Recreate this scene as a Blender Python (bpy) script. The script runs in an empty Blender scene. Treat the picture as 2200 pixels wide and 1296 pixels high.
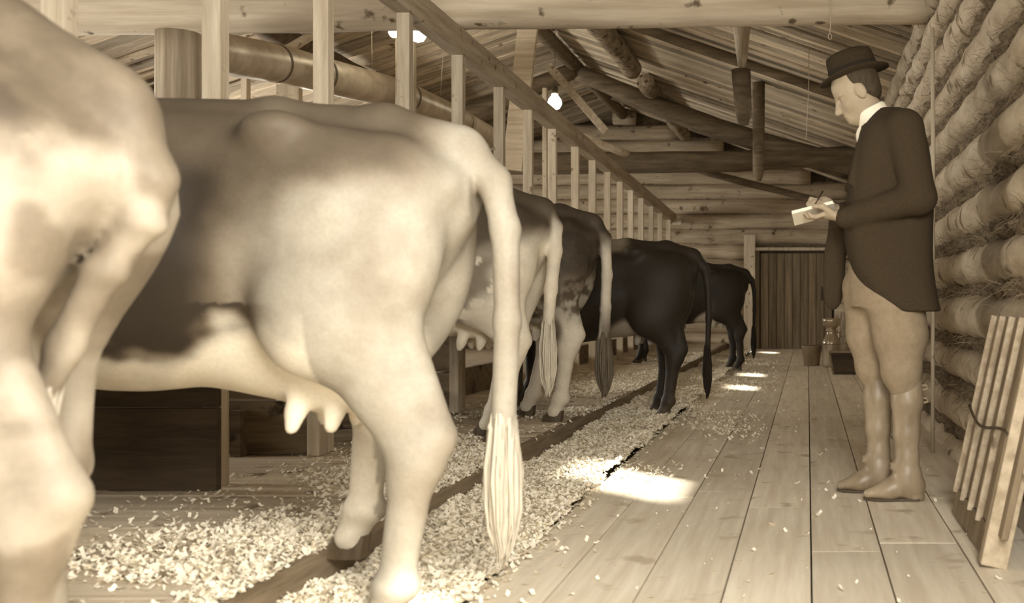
import bpy, bmesh, math, random
import numpy as np
from mathutils import Vector, Matrix

# ------------------------------------------------------------------ camera, sky, lights
scene = bpy.context.scene
COL = scene.collection
FPX, VPX, VPY, CAMZ = 2200.0, 1735.0, 650.0, 0.84     # focal length in px, point the aisle runs to, eye height

cam_d = bpy.data.cameras.new('camera')
cam = bpy.data.objects.new('camera', cam_d); COL.objects.link(cam)
cam.location = (0, 0, CAMZ); cam.rotation_euler = (math.pi / 2, 0, 0)
cam_d.sensor_width = 36.0; cam_d.lens = 36.0 * FPX / 2200.0
cam_d.shift_x = (1100 - VPX) / 2200.0                  # view camera with a shifted front
cam_d.shift_y = (VPY - 648) / 2200.0
cam_d.clip_start = 0.05
cam_d.dof.use_dof = True; cam_d.dof.focus_distance = 6.2; cam_d.dof.aperture_fstop = 3.4
scene.camera = cam

w = bpy.data.worlds.new('sky'); scene.world = w; w.use_nodes = True
bg = w.node_tree.nodes['Background']; bg.inputs[0].default_value = (1.0, 0.97, 0.90, 1); bg.inputs[1].default_value = 1.6

vs = scene.view_settings
vs.view_transform = 'Standard'; vs.look = 'None'; vs.gamma = 1.0; vs.use_curve_mapping = False
vs.exposure = 0.66

def light(name, kind, loc, energy, color=(1, .965, .89), **kw):
    d = bpy.data.lights.new(name, kind); d.energy = energy; d.color = color
    for k, v in kw.items():
        if k not in ('direction',): setattr(d, k, v)
    o = bpy.data.objects.new(name, d); COL.objects.link(o); o.location = loc
    if 'direction' in kw:
        o.rotation_euler = Vector(kw['direction']).to_track_quat('-Z', 'Y').to_euler()
    return o

# daylight: the wide doorway behind the camera, the row of windows in the left wall, sun through the right windows
light('doorway_daylight', 'AREA', (-0.47, -3.42, 1.75), 120, direction=(0, 1, -0.12), shape='RECTANGLE', size=2.3, size_y=2.1)
light('near_window_daylight', 'AREA', (0.70, 0.15, 1.92), 165, direction=(-1, 0.75, -0.75), shape='RECTANGLE', size=1.9, size_y=1.0)
LWIN = [4.6, 8.2, 11.8, 15.4]
for i, y in enumerate(LWIN):
    light('window_daylight', 'AREA', (-7.62, y, 1.72), 90, direction=(1, 0, 0.06), shape='RECTANGLE', size=1.1, size_y=0.85)
SUN_DIR = Vector((-1.6, 1.5, -1.7))
light('sun', 'SUN', (6, -5, 8), 12.0, color=(1, .97, .90), direction=SUN_DIR, angle=math.radians(3.0))

# ------------------------------------------------------------------ helpers
rnd = random.Random(7)
def P(x, y, d):
    """a point of the place from where it shows and how far down the barn it stands"""
    return Vector(((x - VPX) / FPX * d, d, CAMZ + (VPY - y) / FPX * d))

def link(name, mesh, mat=None, parent=None):
    o = bpy.data.objects.new(name, mesh); COL.objects.link(o)
    if mat is not None and len(mesh.materials) == 0: mesh.materials.append(mat)
    if parent is not None: o.parent = parent
    return o
def empty(name, loc=(0, 0, 0)):
    o = bpy.data.objects.new(name, None); COL.objects.link(o); o.location = loc; o.empty_display_size = .1
    return o
def tag(o, label=None, cat=None, group=None, kind=None):
    if label: o['label'] = label
    if cat: o['category'] = cat
    if group: o['group'] = group
    if kind: o['kind'] = kind
    return o
def mesh_from(name, v, f, smooth=False):
    m = bpy.data.meshes.new(name); m.from_pydata([tuple(p) for p in v], [], [tuple(q) for q in f]); m.update()
    if smooth:
        m.polygons.foreach_set('use_smooth', [True] * len(m.polygons))
    return m
def mesh_np(name, v, q, smooth=True):
    m = bpy.data.meshes.new(name)
    v = np.asarray(v, np.float32); q = np.asarray(q, np.int32)
    n = q.shape[1]
    m.vertices.add(len(v)); m.vertices.foreach_set('co', v.ravel())
    m.loops.add(q.size); m.loops.foreach_set('vertex_index', q.ravel())
    m.polygons.add(len(q)); m.polygons.foreach_set('loop_start', np.arange(0, q.size, n, dtype=np.int32))
    if smooth: m.polygons.foreach_set('use_smooth', np.ones(len(q), bool))
    m.update(calc_edges=True); m.validate()
    return m

# value noise -------------------------------------------------------
def _h(ix, iy, iz):
    n = (ix.astype(np.int64) * 374761393 + iy.astype(np.int64) * 668265263 + iz.astype(np.int64) * 2147483647 + 1013904223) & 0xFFFFFFFF
    n = ((n ^ (n >> 13)) * 1274126177) & 0xFFFFFFFF
    n = ((n ^ (n >> 16)) * 2246822519) & 0xFFFFFFFF
    return ((n ^ (n >> 15)) & 0xFFFF) / 65535.0
def vnoise(p):
    p = np.asarray(p, np.float64); i = np.floor(p).astype(np.int64); f = p - i; u = f * f * (3 - 2 * f)
    r = 0
    for dx in (0, 1):
        for dy in (0, 1):
            for dz in (0, 1):
                wt = (u[:, 0] if dx else 1 - u[:, 0]) * (u[:, 1] if dy else 1 - u[:, 1]) * (u[:, 2] if dz else 1 - u[:, 2])
                r = r + wt * _h(i[:, 0] + dx, i[:, 1] + dy, i[:, 2] + dz)
    return r
def fbm(p, o=3):
    p = np.asarray(p, np.float64); r = 0; a = .5; t = 0
    for k in range(o):
        r = r + a * vnoise(p * 2 ** k + 17.3 * k); t += a; a *= .5
    return r / t
def sstep(a, b, x):
    t = np.clip((x - a) / (b - a), 0, 1); return t * t * (3 - 2 * t)

# implicit surfaces -------------------------------------------------
class Sdf:
    """smooth union of rounded limbs, ellipsoids and lofts, meshed on a grid as one continuous skin"""
    def __init__(s, lo, hi, h):
        s.lo = np.array(lo, float); s.h = h
        s.n = np.ceil((np.array(hi, float) - s.lo) / h).astype(int) + 1
        s.F = np.full(tuple(s.n), 1.0, np.float32)
        s.ax = [s.lo[k] + h * np.arange(s.n[k]) for k in range(3)]
    def _apply(s, blo, bhi, fn, k, op):
        m = k + 3 * s.h
        i0 = np.clip(np.floor((np.array(blo) - m - s.lo) / s.h).astype(int), 0, s.n - 1)
        i1 = np.clip(np.ceil((np.array(bhi) + m - s.lo) / s.h).astype(int) + 1, 1, s.n)
        if (i1 <= i0).any(): return
        sl = tuple(slice(a, b) for a, b in zip(i0, i1))
        X, Y, Z = np.meshgrid(*[s.ax[q][sl[q]] for q in range(3)], indexing='ij')
        d = fn(X, Y, Z).astype(np.float32); a = s.F[sl]
        if op == '-':
            d = -d
            t = np.clip(.5 - .5 * (d - a) / k, 0, 1); s.F[sl] = a * t + d * (1 - t) + k * t * (1 - t)
        else:
            t = np.clip(.5 + .5 * (d - a) / k, 0, 1); s.F[sl] = d * (1 - t) + a * t - k * t * (1 - t)
    def cone(s, a, b, ra, rb, k=.03, op='+', sq=(1, 1, 1)):
        a = np.array(a, float); b = np.array(b, float); r = max(ra, rb) * max(sq)
        q = np.array(sq, float)
        def fn(X, Y, Z):
            px, py, pz = (X - a[0]) / q[0], (Y - a[1]) / q[1], (Z - a[2]) / q[2]
            bx, by, bz = (b - a) / q
            L = bx * bx + by * by + bz * bz + 1e-12
            t = np.clip((px * bx + py * by + pz * bz) / L, 0, 1)
            return (np.sqrt((px - t * bx) ** 2 + (py - t * by) ** 2 + (pz - t * bz) ** 2) - (ra + (rb - ra) * t)) * min(sq)
        s._apply(np.minimum(a, b) - r, np.maximum(a, b) + r, fn, k, op)
    def chain(s, pts, k=.03, op='+', sq=(1, 1, 1)):
        for (a, ra), (b, rb) in zip(pts[:-1], pts[1:]): s.cone(a, b, ra, rb, k, op, sq)
    def ell(s, c, r, k=.03, op='+', M=None):
        c = np.array(c, float); r = np.array(r, float); R = r.max()
        def fn(X, Y, Z):
            x, y, z = X - c[0], Y - c[1], Z - c[2]
            if M is not None:
                x, y, z = (M[0][0] * x + M[0][1] * y + M[0][2] * z, M[1][0] * x + M[1][1] * y + M[1][2] * z, M[2][0] * x + M[2][1] * y + M[2][2] * z)
            q = np.sqrt((x / r[0]) ** 2 + (y / r[1]) ** 2 + (z / r[2]) ** 2)
            g = np.sqrt((x / r[0] ** 2) ** 2 + (y / r[1] ** 2) ** 2 + (z / r[2] ** 2) ** 2) + 1e-9
            return q * (q - 1) / g
        s._apply(c - R, c + R, fn, k, op)
    def loft(s, axis, st, k=.03, n=2.0, op='+'):
        """st rows: t, c1, c2, r1, r2 (other two axes in xyz order)"""
        st = np.array(st, float); o = [q for q in range(3) if q != axis]
        lo = np.zeros(3); hi = np.zeros(3)
        lo[axis], hi[axis] = st[0, 0], st[-1, 0]
        for j, q in enumerate(o):
            lo[q] = (st[:, 1 + j] - st[:, 3 + j]).min(); hi[q] = (st[:, 1 + j] + st[:, 3 + j]).max()
        tt = np.linspace(st[0, 0], st[-1, 0], 200)
        # smooth the station curves
        cols = []
        for j in range(1, 5):
            y = np.interp(tt, st[:, 0], st[:, j]); ker = np.hanning(23); ker /= ker.sum()
            yp = np.concatenate([2 * y[0] - y[11:0:-1], y, 2 * y[-1] - y[-2:-13:-1]])
            cols.append(np.convolve(yp, ker, 'valid'))
        def fn(X, Y, Z):
            C = [X, Y, Z]; T = C[axis]; U = C[o[0]]; V = C[o[1]]
            c1, c2, r1, r2 = [np.interp(T, tt, c) for c in cols]
            q = (np.abs((U - c1) / r1) ** n + np.abs((V - c2) / r2) ** n) ** (1 / n)
            d = (q - 1) * np.minimum(r1, r2)
            return np.maximum(d, np.maximum(st[0, 0] - T, T - st[-1, 0]))
        s._apply(lo, hi, fn, k, op)
    def mesh(s):
        F = s.F; nx, ny, nz = F.shape; ins = F < 0
        c = [(0,0,0),(1,0,0),(0,1,0),(1,1,0),(0,0,1),(1,0,1),(0,1,1),(1,1,1)]
        cnt = np.zeros((nx-1, ny-1, nz-1), np.int8)
        for (i, j, k) in c: cnt += ins[i:nx-1+i, j:ny-1+j, k:nz-1+k]
        act = (cnt > 0) & (cnt < 8); idx = np.argwhere(act)
        num = -np.ones(act.shape, np.int64); num[act] = np.arange(len(idx))
        vals = np.stack([F[idx[:,0]+i, idx[:,1]+j, idx[:,2]+k] for (i,j,k) in c], 1).astype(np.float64)
        acc = np.zeros((len(idx), 3)); m = np.zeros(len(idx))
        for a in range(8):
            for b in range(a + 1, 8):
                if sum(abs(c[a][q] - c[b][q]) for q in range(3)) != 1: continue
                va, vb = vals[:, a], vals[:, b]; cr = (va < 0) != (vb < 0)
                t = np.where(cr, va / np.where(cr, va - vb, 1), 0)
                pa, pb = np.array(c[a], float), np.array(c[b], float)
                acc += np.where(cr[:, None], pa + t[:, None] * (pb - pa), 0); m += cr
        v = s.lo + s.h * (idx + acc / np.maximum(m, 1)[:, None])
        quads = []
        for axq in range(3):
            o1, o2 = [(1, 2), (2, 0), (0, 1)][axq]
            sl = [slice(1, n_ - 1) for n_ in F.shape]; sa = list(sl); sb = list(sl)
            sa[axq] = slice(0, F.shape[axq] - 1); sb[axq] = slice(1, F.shape[axq])
            A = ins[tuple(sa)]; B = ins[tuple(sb)]; off = [1, 1, 1]; off[axq] = 0
            for flip, msk in ((0, A & ~B), (1, ~A & B)):
                e = np.argwhere(msk) + np.array(off)
                if not len(e): continue
                d1 = np.zeros(3, int); d2 = np.zeros(3, int); d1[o1] = 1; d2[o2] = 1
                g = [num[tuple((e - x).T)] for x in (d1 + d2, d2, 0 * d1, d1)]
                q = np.stack(g, 1)
                quads.append(q[:, ::-1] if flip else q)
        return v, np.concatenate(quads)

# tubes, boxes -------------------------------------------------------
def tube_data(pts, radii, seg=12, caps=True, noise=0.0, sub=1, nscale=3.0, seed=0, squash=None):
    pts = [Vector(p) for p in pts]
    if sub > 1:
        np_, nr = [], []
        for i in range(len(pts) - 1):
            for j in range(sub):
                t = j / sub; np_.append(pts[i].lerp(pts[i + 1], t)); nr.append(radii[i] + (radii[i + 1] - radii[i]) * t)
        np_.append(pts[-1]); nr.append(radii[-1]); pts, radii = np_, nr
    v = []; n = len(pts); prev = None
    for i, p in enumerate(pts):
        d = (pts[min(i + 1, n - 1)] - pts[max(i - 1, 0)]).normalized()
        if prev is None:
            a = Vector((0, 0, 1)) if abs(d.z) < .9 else Vector((1, 0, 0))
            e1 = d.cross(a).normalized()
        else:
            e1 = (prev - d * prev.dot(d)).normalized()
        prev = e1; e2 = d.cross(e1)
        for k in range(seg):
            an = 2 * math.pi * k / seg
            v.append(p + (e1 * math.cos(an) + e2 * math.sin(an)) * radii[i])
    V = np.array([tuple(q) for q in v])
    if noise:
        C = np.repeat(np.array([tuple(p) for p in pts]), seg, 0)
        N = V - C; L = np.linalg.norm(N, axis=1, keepdims=True) + 1e-9
        V = V + N / L * ((fbm(V * nscale + seed * 11.7, 3) - .5) * 2 * noise)[:, None]
    f = []
    for i in range(n - 1):
        for k in range(seg):
            k2 = (k + 1) % seg
            f.append((i * seg + k, i * seg + k2, (i + 1) * seg + k2, (i + 1) * seg + k))
    if caps:
        f.append(tuple(range(seg - 1, -1, -1))); f.append(tuple((n - 1) * seg + k for k in range(seg)))
    return V, f
def tube(name, pts, radii, mat, parent=None, **kw):
    if not hasattr(radii, '__len__'): radii = [radii] * len(pts)
    V, f = tube_data(pts, list(radii), **kw)
    return link(name, mesh_from(name, V, f, True), mat, parent)
UNIT = None
def unit_box(mat):
    key = 'box_' + mat.name
    m = bpy.data.meshes.get(key)
    if m: return m
    bm = bmesh.new(); bmesh.ops.create_cube(bm, size=1.0)
    m = bpy.data.meshes.new(key); bm.to_mesh(m); bm.free(); m.materials.append(mat); return m
def box(name, c, size, mat, parent=None, rot=(0, 0, 0)):
    o = link(name, unit_box(mat), None, parent)
    o.location = c; o.scale = size; o.rotation_euler = rot
    return o
def bbox_mesh(name, c, size, mat, parent=None, bevel=.004, rot=None, jitter=0):
    bm = bmesh.new(); bmesh.ops.create_cube(bm, size=1.0)
    bmesh.ops.scale(bm, vec=size, verts=bm.verts)
    if jitter:
        for v in bm.verts: v.co += Vector([rnd.uniform(-jitter, jitter) for _ in range(3)])
    if bevel: bmesh.ops.bevel(bm, geom=bm.edges, offset=bevel, segments=1, affect='EDGES')
    m = bpy.data.meshes.new(name); bm.to_mesh(m); bm.free()
    o = link(name, m, mat, parent); o.location = c
    if rot is not None: o.rotation_euler = rot
    return o
def plank_between(name, a, b, width, thick, mat, parent=None, wdir=(0, 1, 0)):
    """a board from a to b; its width lies along wdir"""
    a, b = Vector(a), Vector(b); d = (b - a); L = d.length; d.normalize()
    wv = Vector(wdir); wv = (wv - d * wv.dot(d)).normalized(); t = d.cross(wv)
    v = []
    for s_ in (0, L):
        for (i, j) in ((-1, -1), (1, -1), (1, 1), (-1, 1)):
            v.append(a + d * s_ + wv * (i * width / 2) + t * (j * thick / 2))
    f = [(3, 2, 1, 0), (4, 5, 6, 7), (0, 1, 5, 4), (1, 2, 6, 5), (2, 3, 7, 6), (3, 0, 4, 7)]
    m = mesh_from(name, v, f)
    bm = bmesh.new(); bm.from_mesh(m); bmesh.ops.recalc_face_normals(bm, faces=bm.faces); bmesh.ops.bevel(bm, geom=bm.edges, offset=min(.004, thick * .2), segments=1, affect='EDGES'); bm.to_mesh(m); bm.free()
    return link(name, m, mat, parent)
def lathe_data(prof, seg=24, cap=True):
    v = []; f = []
    for (r, z) in prof:
        for k in range(seg):
            a = 2 * math.pi * k / seg; v.append((r * math.cos(a), r * math.sin(a), z))
    for i in range(len(prof) - 1):
        for k in range(seg):
            k2 = (k + 1) % seg; f.append((i * seg + k, i * seg + k2, (i + 1) * seg + k2, (i + 1) * seg + k))
    if cap:
        f.append(tuple(range(seg - 1, -1, -1)))
        f.append(tuple((len(prof) - 1) * seg + k for k in range(seg)))
    return v, f
def lathe(name, prof, mat, parent=None, loc=(0, 0, 0), seg=24, cap=True, rot=None, scale=None):
    v, f = lathe_data(prof, seg, cap)
    o = link(name, mesh_from(name, v, f, True), mat, parent); o.location = loc
    if rot is not None: o.rotation_euler = rot
    if scale is not None: o.scale = scale
    return o

# ------------------------------------------------------------------ materials
def tone(v):
    """a reflectance of the print's warm brown scale"""
    t = min(1, v / .8); g = .69 + .225 * t; b = .37 + .365 * t
    return (min(1, v * 1.06), v * 1.06 * g, v * 1.06 * b, 1)
def mat_base(name, rough=.8, spec=.3):
    m = bpy.data.materials.new(name); m.use_nodes = True; nt = m.node_tree
    b = nt.nodes['Principled BSDF']; b.inputs['Roughness'].default_value = rough
    b.inputs['Specular IOR Level'].default_value = spec
    return m, nt, b
def mat_grain(name, lo, hi, scale=(8, 8, 8), rough=.8, bump=.3, vary=.25, spots=0.0, spot_v=.06, spot_scale=25, detail=5, spec=.25, knots=0.0, metallic=0, bscale=None):
    """two tones mixed by stretched noise in the place's own axes, a shade per piece, optional specks"""
    m, nt, b = mat_base(name, rough, spec); N = nt.nodes; L = nt.links
    geo = N.new('ShaderNodeNewGeometry'); oi = N.new('ShaderNodeObjectInfo')
    off = N.new('ShaderNodeVectorMath'); off.operation = 'MULTIPLY_ADD'
    cmb = N.new('ShaderNodeCombineXYZ')
    for k in range(3): L.new(oi.outputs['Random'], cmb.inputs[k])
    L.new(cmb.outputs[0], off.inputs[0]); off.inputs[1].default_value = (13, 29, 7); L.new(geo.outputs['Position'], off.inputs[2])
    mp = N.new('ShaderNodeMapping'); mp.inputs['Scale'].default_value = scale; L.new(off.outputs[0], mp.inputs['Vector'])
    n1 = N.new('ShaderNodeTexNoise'); n1.inputs['Scale'].default_value = 1; n1.inputs['Detail'].default_value = detail; n1.inputs['Roughness'].default_value = .65
    L.new(mp.outputs[0], n1.inputs['Vector'])
    rp = N.new('ShaderNodeValToRGB'); rp.color_ramp.elements[0].position = .33; rp.color_ramp.elements[1].position = .68
    rp.color_ramp.elements[0].color = tone(lo); rp.color_ramp.elements[1].color = tone(hi)
    L.new(n1.outputs['Fac'], rp.inputs[0]); colr = rp.outputs[0]
    if vary:
        mr = N.new('ShaderNodeMapRange'); mr.inputs[3].default_value = 1 - vary; mr.inputs[4].default_value = 1 + vary
        L.new(oi.outputs['Random'], mr.inputs[0])
        mx = N.new('ShaderNodeVectorMath'); mx.operation = 'SCALE'; L.new(colr, mx.inputs[0]); L.new(mr.outputs[0], mx.inputs['Scale']); colr = mx.outputs[0]
    if spots:
        n2 = N.new('ShaderNodeTexNoise'); n2.inputs['Scale'].default_value = spot_scale; n2.inputs['Detail'].default_value = 3; L.new(off.outputs[0], n2.inputs['Vector'])
        r2 = N.new('ShaderNodeValToRGB'); r2.color_ramp.elements[0].position = 1 - spots - .06 if spots < .5 else .5; r2.color_ramp.elements[1].position = min(.99, 1 - spots + .02)
        L.new(n2.outputs['Fac'], r2.inputs[0])
        mc = N.new('ShaderNodeMix'); mc.data_type = 'RGBA'; L.new(r2.outputs[0], mc.inputs['Factor']); L.new(colr, mc.inputs['A']); mc.inputs['B'].default_value = tone(spot_v); colr = mc.outputs['Result']
    L.new(colr, b.inputs['Base Color']); b.inputs['Metallic'].default_value = metallic
    if bump:
        bp = N.new('ShaderNodeBump'); bp.inputs['Strength'].default_value = bump; bp.inputs['Distance'].default_value = .01
        L.new(n1.outputs['Fac'], bp.inputs['Height']); L.new(bp.outputs[0], b.inputs['Normal'])
    return m
def mat_plain(name, v, rough=.7, metallic=0, spec=.3):
    m, nt, b = mat_base(name, rough, spec); b.inputs['Base Color'].default_value = tone(v); b.inputs['Metallic'].default_value = metallic; return m
def mat_coat(name, rough=.62):
    m, nt, b = mat_base(name, rough, .3); N = nt.nodes; L = nt.links
    at = N.new('ShaderNodeAttribute'); at.attribute_name = 'coat'
    tc = N.new('ShaderNodeTexCoord'); n = N.new('ShaderNodeTexNoise'); n.inputs['Scale'].default_value = 90; n.inputs['Detail'].default_value = 3
    L.new(tc.outputs['Object'], n.inputs['Vector'])
    mr = N.new('ShaderNodeMapRange'); mr.inputs[3].default_value = .85; mr.inputs[4].default_value = 1.12; L.new(n.outputs['Fac'], mr.inputs[0])
    mx = N.new('ShaderNodeVectorMath'); mx.operation = 'SCALE'; L.new(at.outputs['Color'], mx.inputs[0]); L.new(mr.outputs[0], mx.inputs['Scale'])
    L.new(mx.outputs[0], b.inputs['Base Color'])
    bp = N.new('ShaderNodeBump'); bp.inputs['Strength'].default_value = .12; bp.inputs['Distance'].default_value = .004; L.new(n.outputs['Fac'], bp.inputs['Height']); L.new(bp.outputs[0], b.inputs['Normal'])
    return m
M = {}
M['aisle'] = mat_grain('aisle_plank_wood', .58, .74, (22, 1.4, 22), .72, .15, .10, spots=.32, spot_v=.48, spot_scale=6)
M['platform'] = mat_grain('platform_wood', .42, .60, (1.2, 20, 20), .8, .2, .15, spots=.35, spot_v=.2, spot_scale=7)
M['curb'] = mat_grain('curb_wood', .14, .30, (14, 2, 30), .85, .4, .15)
M['board'] = mat_grain('sawn_board', .36, .55, (1.2, 24, 24), .75, .2, .3, spots=.28, spot_v=.15, spot_scale=9)
M['roof'] = mat_grain('roof_board_wood', .32, .56, (1.0, 30, 12), .8, .25, .50, spots=.30, spot_v=.16, spot_scale=8)
M['post'] = mat_grain('sawn_post', .40, .60, (26, 26, 2), .75, .15, .15, spots=.3, spot_v=.25, spot_scale=12)
M['rail'] = mat_grain('rail_wood', .30, .50, (18, 1.2, 18), .8, .25, .1, spots=.3, spot_v=.15, spot_scale=9)
M['peeled'] = mat_grain('peeled_log', .42, .62, (1.1, 14, 14), .7, .25, .12, spots=.30, spot_v=.15, spot_scale=7)
M['peeled_v'] = mat_grain('peeled_upright', .22, .50, (22, 22, .8), .55, .2, .05)
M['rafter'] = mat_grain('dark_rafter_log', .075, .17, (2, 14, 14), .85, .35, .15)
M['birch'] = mat_grain('bark_purlin', .16, .42, (9, 4, 9), .85, .6, .1, spots=.36, spot_v=.05, spot_scale=16)
M['walllog'] = mat_grain('bark_wall_log', .34, .56, (7, 3.2, 9), .85, .7, .10, spots=.34, spot_v=.18, spot_scale=8)
M['farlog'] = mat_grain('far_wall_log', .28, .50, (1.2, 10, 14), .85, .4, .12, spots=.3, spot_v=.12, spot_scale=6)
M['moss'] = mat_grain('moss_chinking', .06, .26, (45, 30, 45), .95, .8, .0)
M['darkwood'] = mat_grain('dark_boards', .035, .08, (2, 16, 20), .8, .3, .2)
M['manger'] = mat_grain('manger_boards', .12, .24, (2, 18, 20), .85, .3, .15, spots=.35, spot_v=.05, spot_scale=6)
M['door'] = mat_grain('door_planks', .14, .26, (20, 20, 1.2), .8, .3, .25)
M['straw'] = mat_grain('wood_shavings', .74, .88, (40, 40, 40), .9, .3, 0)
M['bed'] = mat_grain('shavings_bed', .70, .86, (30, 30, 30), .95, .6, 0, spots=.28, spot_v=.4, spot_scale=9)
M['earth'] = mat_grain('packed_floor', .14, .24, (6, 6, 6), .95, .3, 0)
M['duct'] = mat_grain('sheet_metal', .35, .60, (1, 5, 5), .42, .05, .05, metallic=.35)
M['seam'] = mat_plain('seam_metal', .12, .6)
M['tin'] = mat_grain('tinned_steel', .45, .65, (6, 6, 3), .33, .05, .1, metallic=.85)
M['tindark'] = mat_grain('dull_tin', .18, .30, (6, 6, 3), .5, .1, .1, metallic=.5)
M['panel'] = mat_grain('panel_slat_wood', .16, .28, (14, 14, 3), .8, .25, .1)
M['wire'] = mat_plain('iron_wire', .07, .5)
M['string'] = mat_plain('string', .5, .9)
M['coat'] = mat_coat('cow_coat')
M['hoof'] = mat_grain('hoof_horn', .05, .12, (20, 20, 6), .5, .2, .1)
M['horn'] = mat_plain('horn', .4, .4)
M['tweed'] = mat_grain('dark_tweed', .040, .058, (160, 160, 160), .95, .3, 0, spec=.15)
M['breech'] = mat_grain('pale_twill', .24, .30, (30, 30, 30), .9, .15, 0)
M['leather'] = mat_grain('boot_leather', .20, .34, (9, 9, 4), .42, .2, .06, spec=.5)
M['skin'] = mat_grain('skin', .34, .41, (12, 12, 12), .6, .05, 0)
M['hair'] = mat_grain('dark_hair', .04, .07, (80, 80, 20), .7, .4, 0)
M['linen'] = mat_plain('white_linen', .85, .8)
M['paper'] = mat_plain('paper', .88, .8)
M['felt'] = mat_grain('hat_felt', .030, .042, (90, 90, 90), .9, .2, 0, spec=.1)
M['band'] = mat_plain('hat_ribbon', .02, .95)
m, nt, b = mat_base('lamp_glow'); b.inputs['Base Color'].default_value = (1, .95, .8, 1); b.inputs['Emission Color'].default_value = (1, .93, .75, 1); b.inputs['Emission Strength'].default_value = 14; M['glow'] = m

# ------------------------------------------------------------------ the shell of the barn
XR, XL, YB, YF = 0.80, -7.45, -3.5, 18.5       # wall faces, right, left, back, far
RIDX, PITCH, EAVE = -3.3, 0.34, 2.95
def roofz(x): return EAVE + PITCH * (XR - x) if x > RIDX else EAVE + PITCH * (XR - RIDX) - PITCH * (RIDX - x)
GUT0, GUT1 = -1.44, -0.96                       # gutter from the curb to the aisle edge
PLAT = 0.10

# floor: packed earth below, wide aisle planks on it
floor = link('floor', mesh_from('floor', [(XL - .3, YB - .3, -.07), (XR + .3, YB - .3, -.07), (XR + .3, YF + .3, -.07), (XL - .3, YF + .3, -.07)], [(0, 1, 2, 3)]), M['earth'])
tag(floor, 'wide planked aisle floor beside the gutter', None, kind='structure')
edges = [GUT1, -.74, -.49, -.243, .012, .25, .525, XR - .005]
for i in range(7):
    y = YB
    cuts = []
    y0 = YB + rnd.uniform(.3, 2.2)
    while y < YF:
        y1 = min(YF, y + rnd.uniform(3.2, 4.4))
        if i in (4, 5) and y < 3.2 and y1 > 3.5: y1 = 3.46 + .12 * (i - 4)
        box('plank', ((edges[i] + edges[i + 1]) / 2, (y + y1) / 2, -.03 + rnd.uniform(-.0025, .0)), (edges[i + 1] - edges[i] - .006, y1 - y - .005, .06), M['aisle'], floor, (0, rnd.uniform(-.004, .004), 0))
        y = y1
# stall platform of boards laid along the cows
plat = link('stall_platform', mesh_from('stall_platform', [(XL, YB, .03), (GUT0 - .06, YB, .03), (GUT0 - .06, YF, .03), (XL, YF, .03)], [(0, 1, 2, 3)]), M['earth'])
tag(plat, 'low boarded stall platform under the cows', None, kind='structure')
y = 0.2; 
while y < YF - .1:
    y1 = min(YF, y + rnd.uniform(.2, .3))
    box('plank', ((GUT0 - .06 - 2.75) / 2, (y + y1) / 2, PLAT - .03 + rnd.uniform(-.003, 0)), (2.75 + GUT0 - .06, y1 - y - .006, .06), M['platform'], plat)
    y = y1
yy = 0.0
while yy < YF - .05:
    y1 = min(YF, yy + 4.6)
    box('curb', (GUT0 - .03, (yy + y1) / 2, PLAT / 2 - .03), (.06, y1 - yy - .006, PLAT + .062), M['curb'], plat)
    yy = y1

# right wall: round logs with moss packed between, window gaps hidden down the wall
RW = [(-.85, 1.15, 1.36, 2.46), (2.72, 3.56, 1.42, 2.34), (8.2, 9.0, 1.36, 2.1), (10.0, 10.8, 1.36, 2.1), (15.3, 16.1, 1.36, 2.1)]
def gaps(z, m): return [(a_, b_) for (a_, b_, z0_, z1_) in RW if z0_ - m < z < z1_ + m]
def spans_at(z, m):
    r_ = []; a_ = YB
    for (w0, w1) in gaps(z, m): r_.append((a_, w0)); a_ = w1
    return r_ + [(a_, YF)]
wall_r = link('wall_right', mesh_from('wall_right', [(XR + .36, YB, -.05), (XR + .36, YF, -.05), (XR + .36, YF, -.04), (XR + .36, YB, -.04)], [(0, 1, 2, 3)]), M['walllog'])
tag(wall_r, 'log wall with moss chinking behind the man', None, kind='structure')
CH = .262; NLOG = 12
def wall_log(parent, x, z, r, y0, y1, seed, mat, seg=20, step=.10, nz=.022):
    n = max(2, int((y1 - y0) / step)); pts = [(x, y0 + (y1 - y0) * i / n, z) for i in range(n + 1)]
    rr = [r * (1 + .06 * math.sin(seed * 2.1 + i * step * .9)) for i in range(n + 1)]
    return tube('log', pts, rr, mat, parent, seg=seg, noise=nz, nscale=5, seed=seed)
for k in range(NLOG):
    z = -.02 + k * CH; r = .100 + .007 * math.sin(k * 2.3)
    x = XR + .088 + .012 * math.sin(k * 1.7)
    for j, (a, b_) in enumerate(spans_at(z, .10)): wall_log(wall_r, x, z, r, a, b_, k * 5 + j, M['walllog'])
# window openings in that wall: a board frame set in each gap
for i, (w0, w1, WZ0, WZ1) in enumerate(RW):
    wo = tag(empty('window_%d' % (i + 1), (XR + .1, (w0 + w1) / 2, (WZ0 + WZ1) / 2)), 'small square window opening in the log wall', None, kind='structure')
    h = WZ1 - WZ0 + .02
    for sx in (-1, 1):
        box('window_jamb', (0, sx * ((w1 - w0) / 2 - .015), 0), (.24, .03, h), M['board'], wo)
    for sz in (-1, 1):
        box('window_board', (0, 0, sz * (h / 2 - .015)), (.24, w1 - w0 - .06, .03), M['board'], wo)
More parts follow.
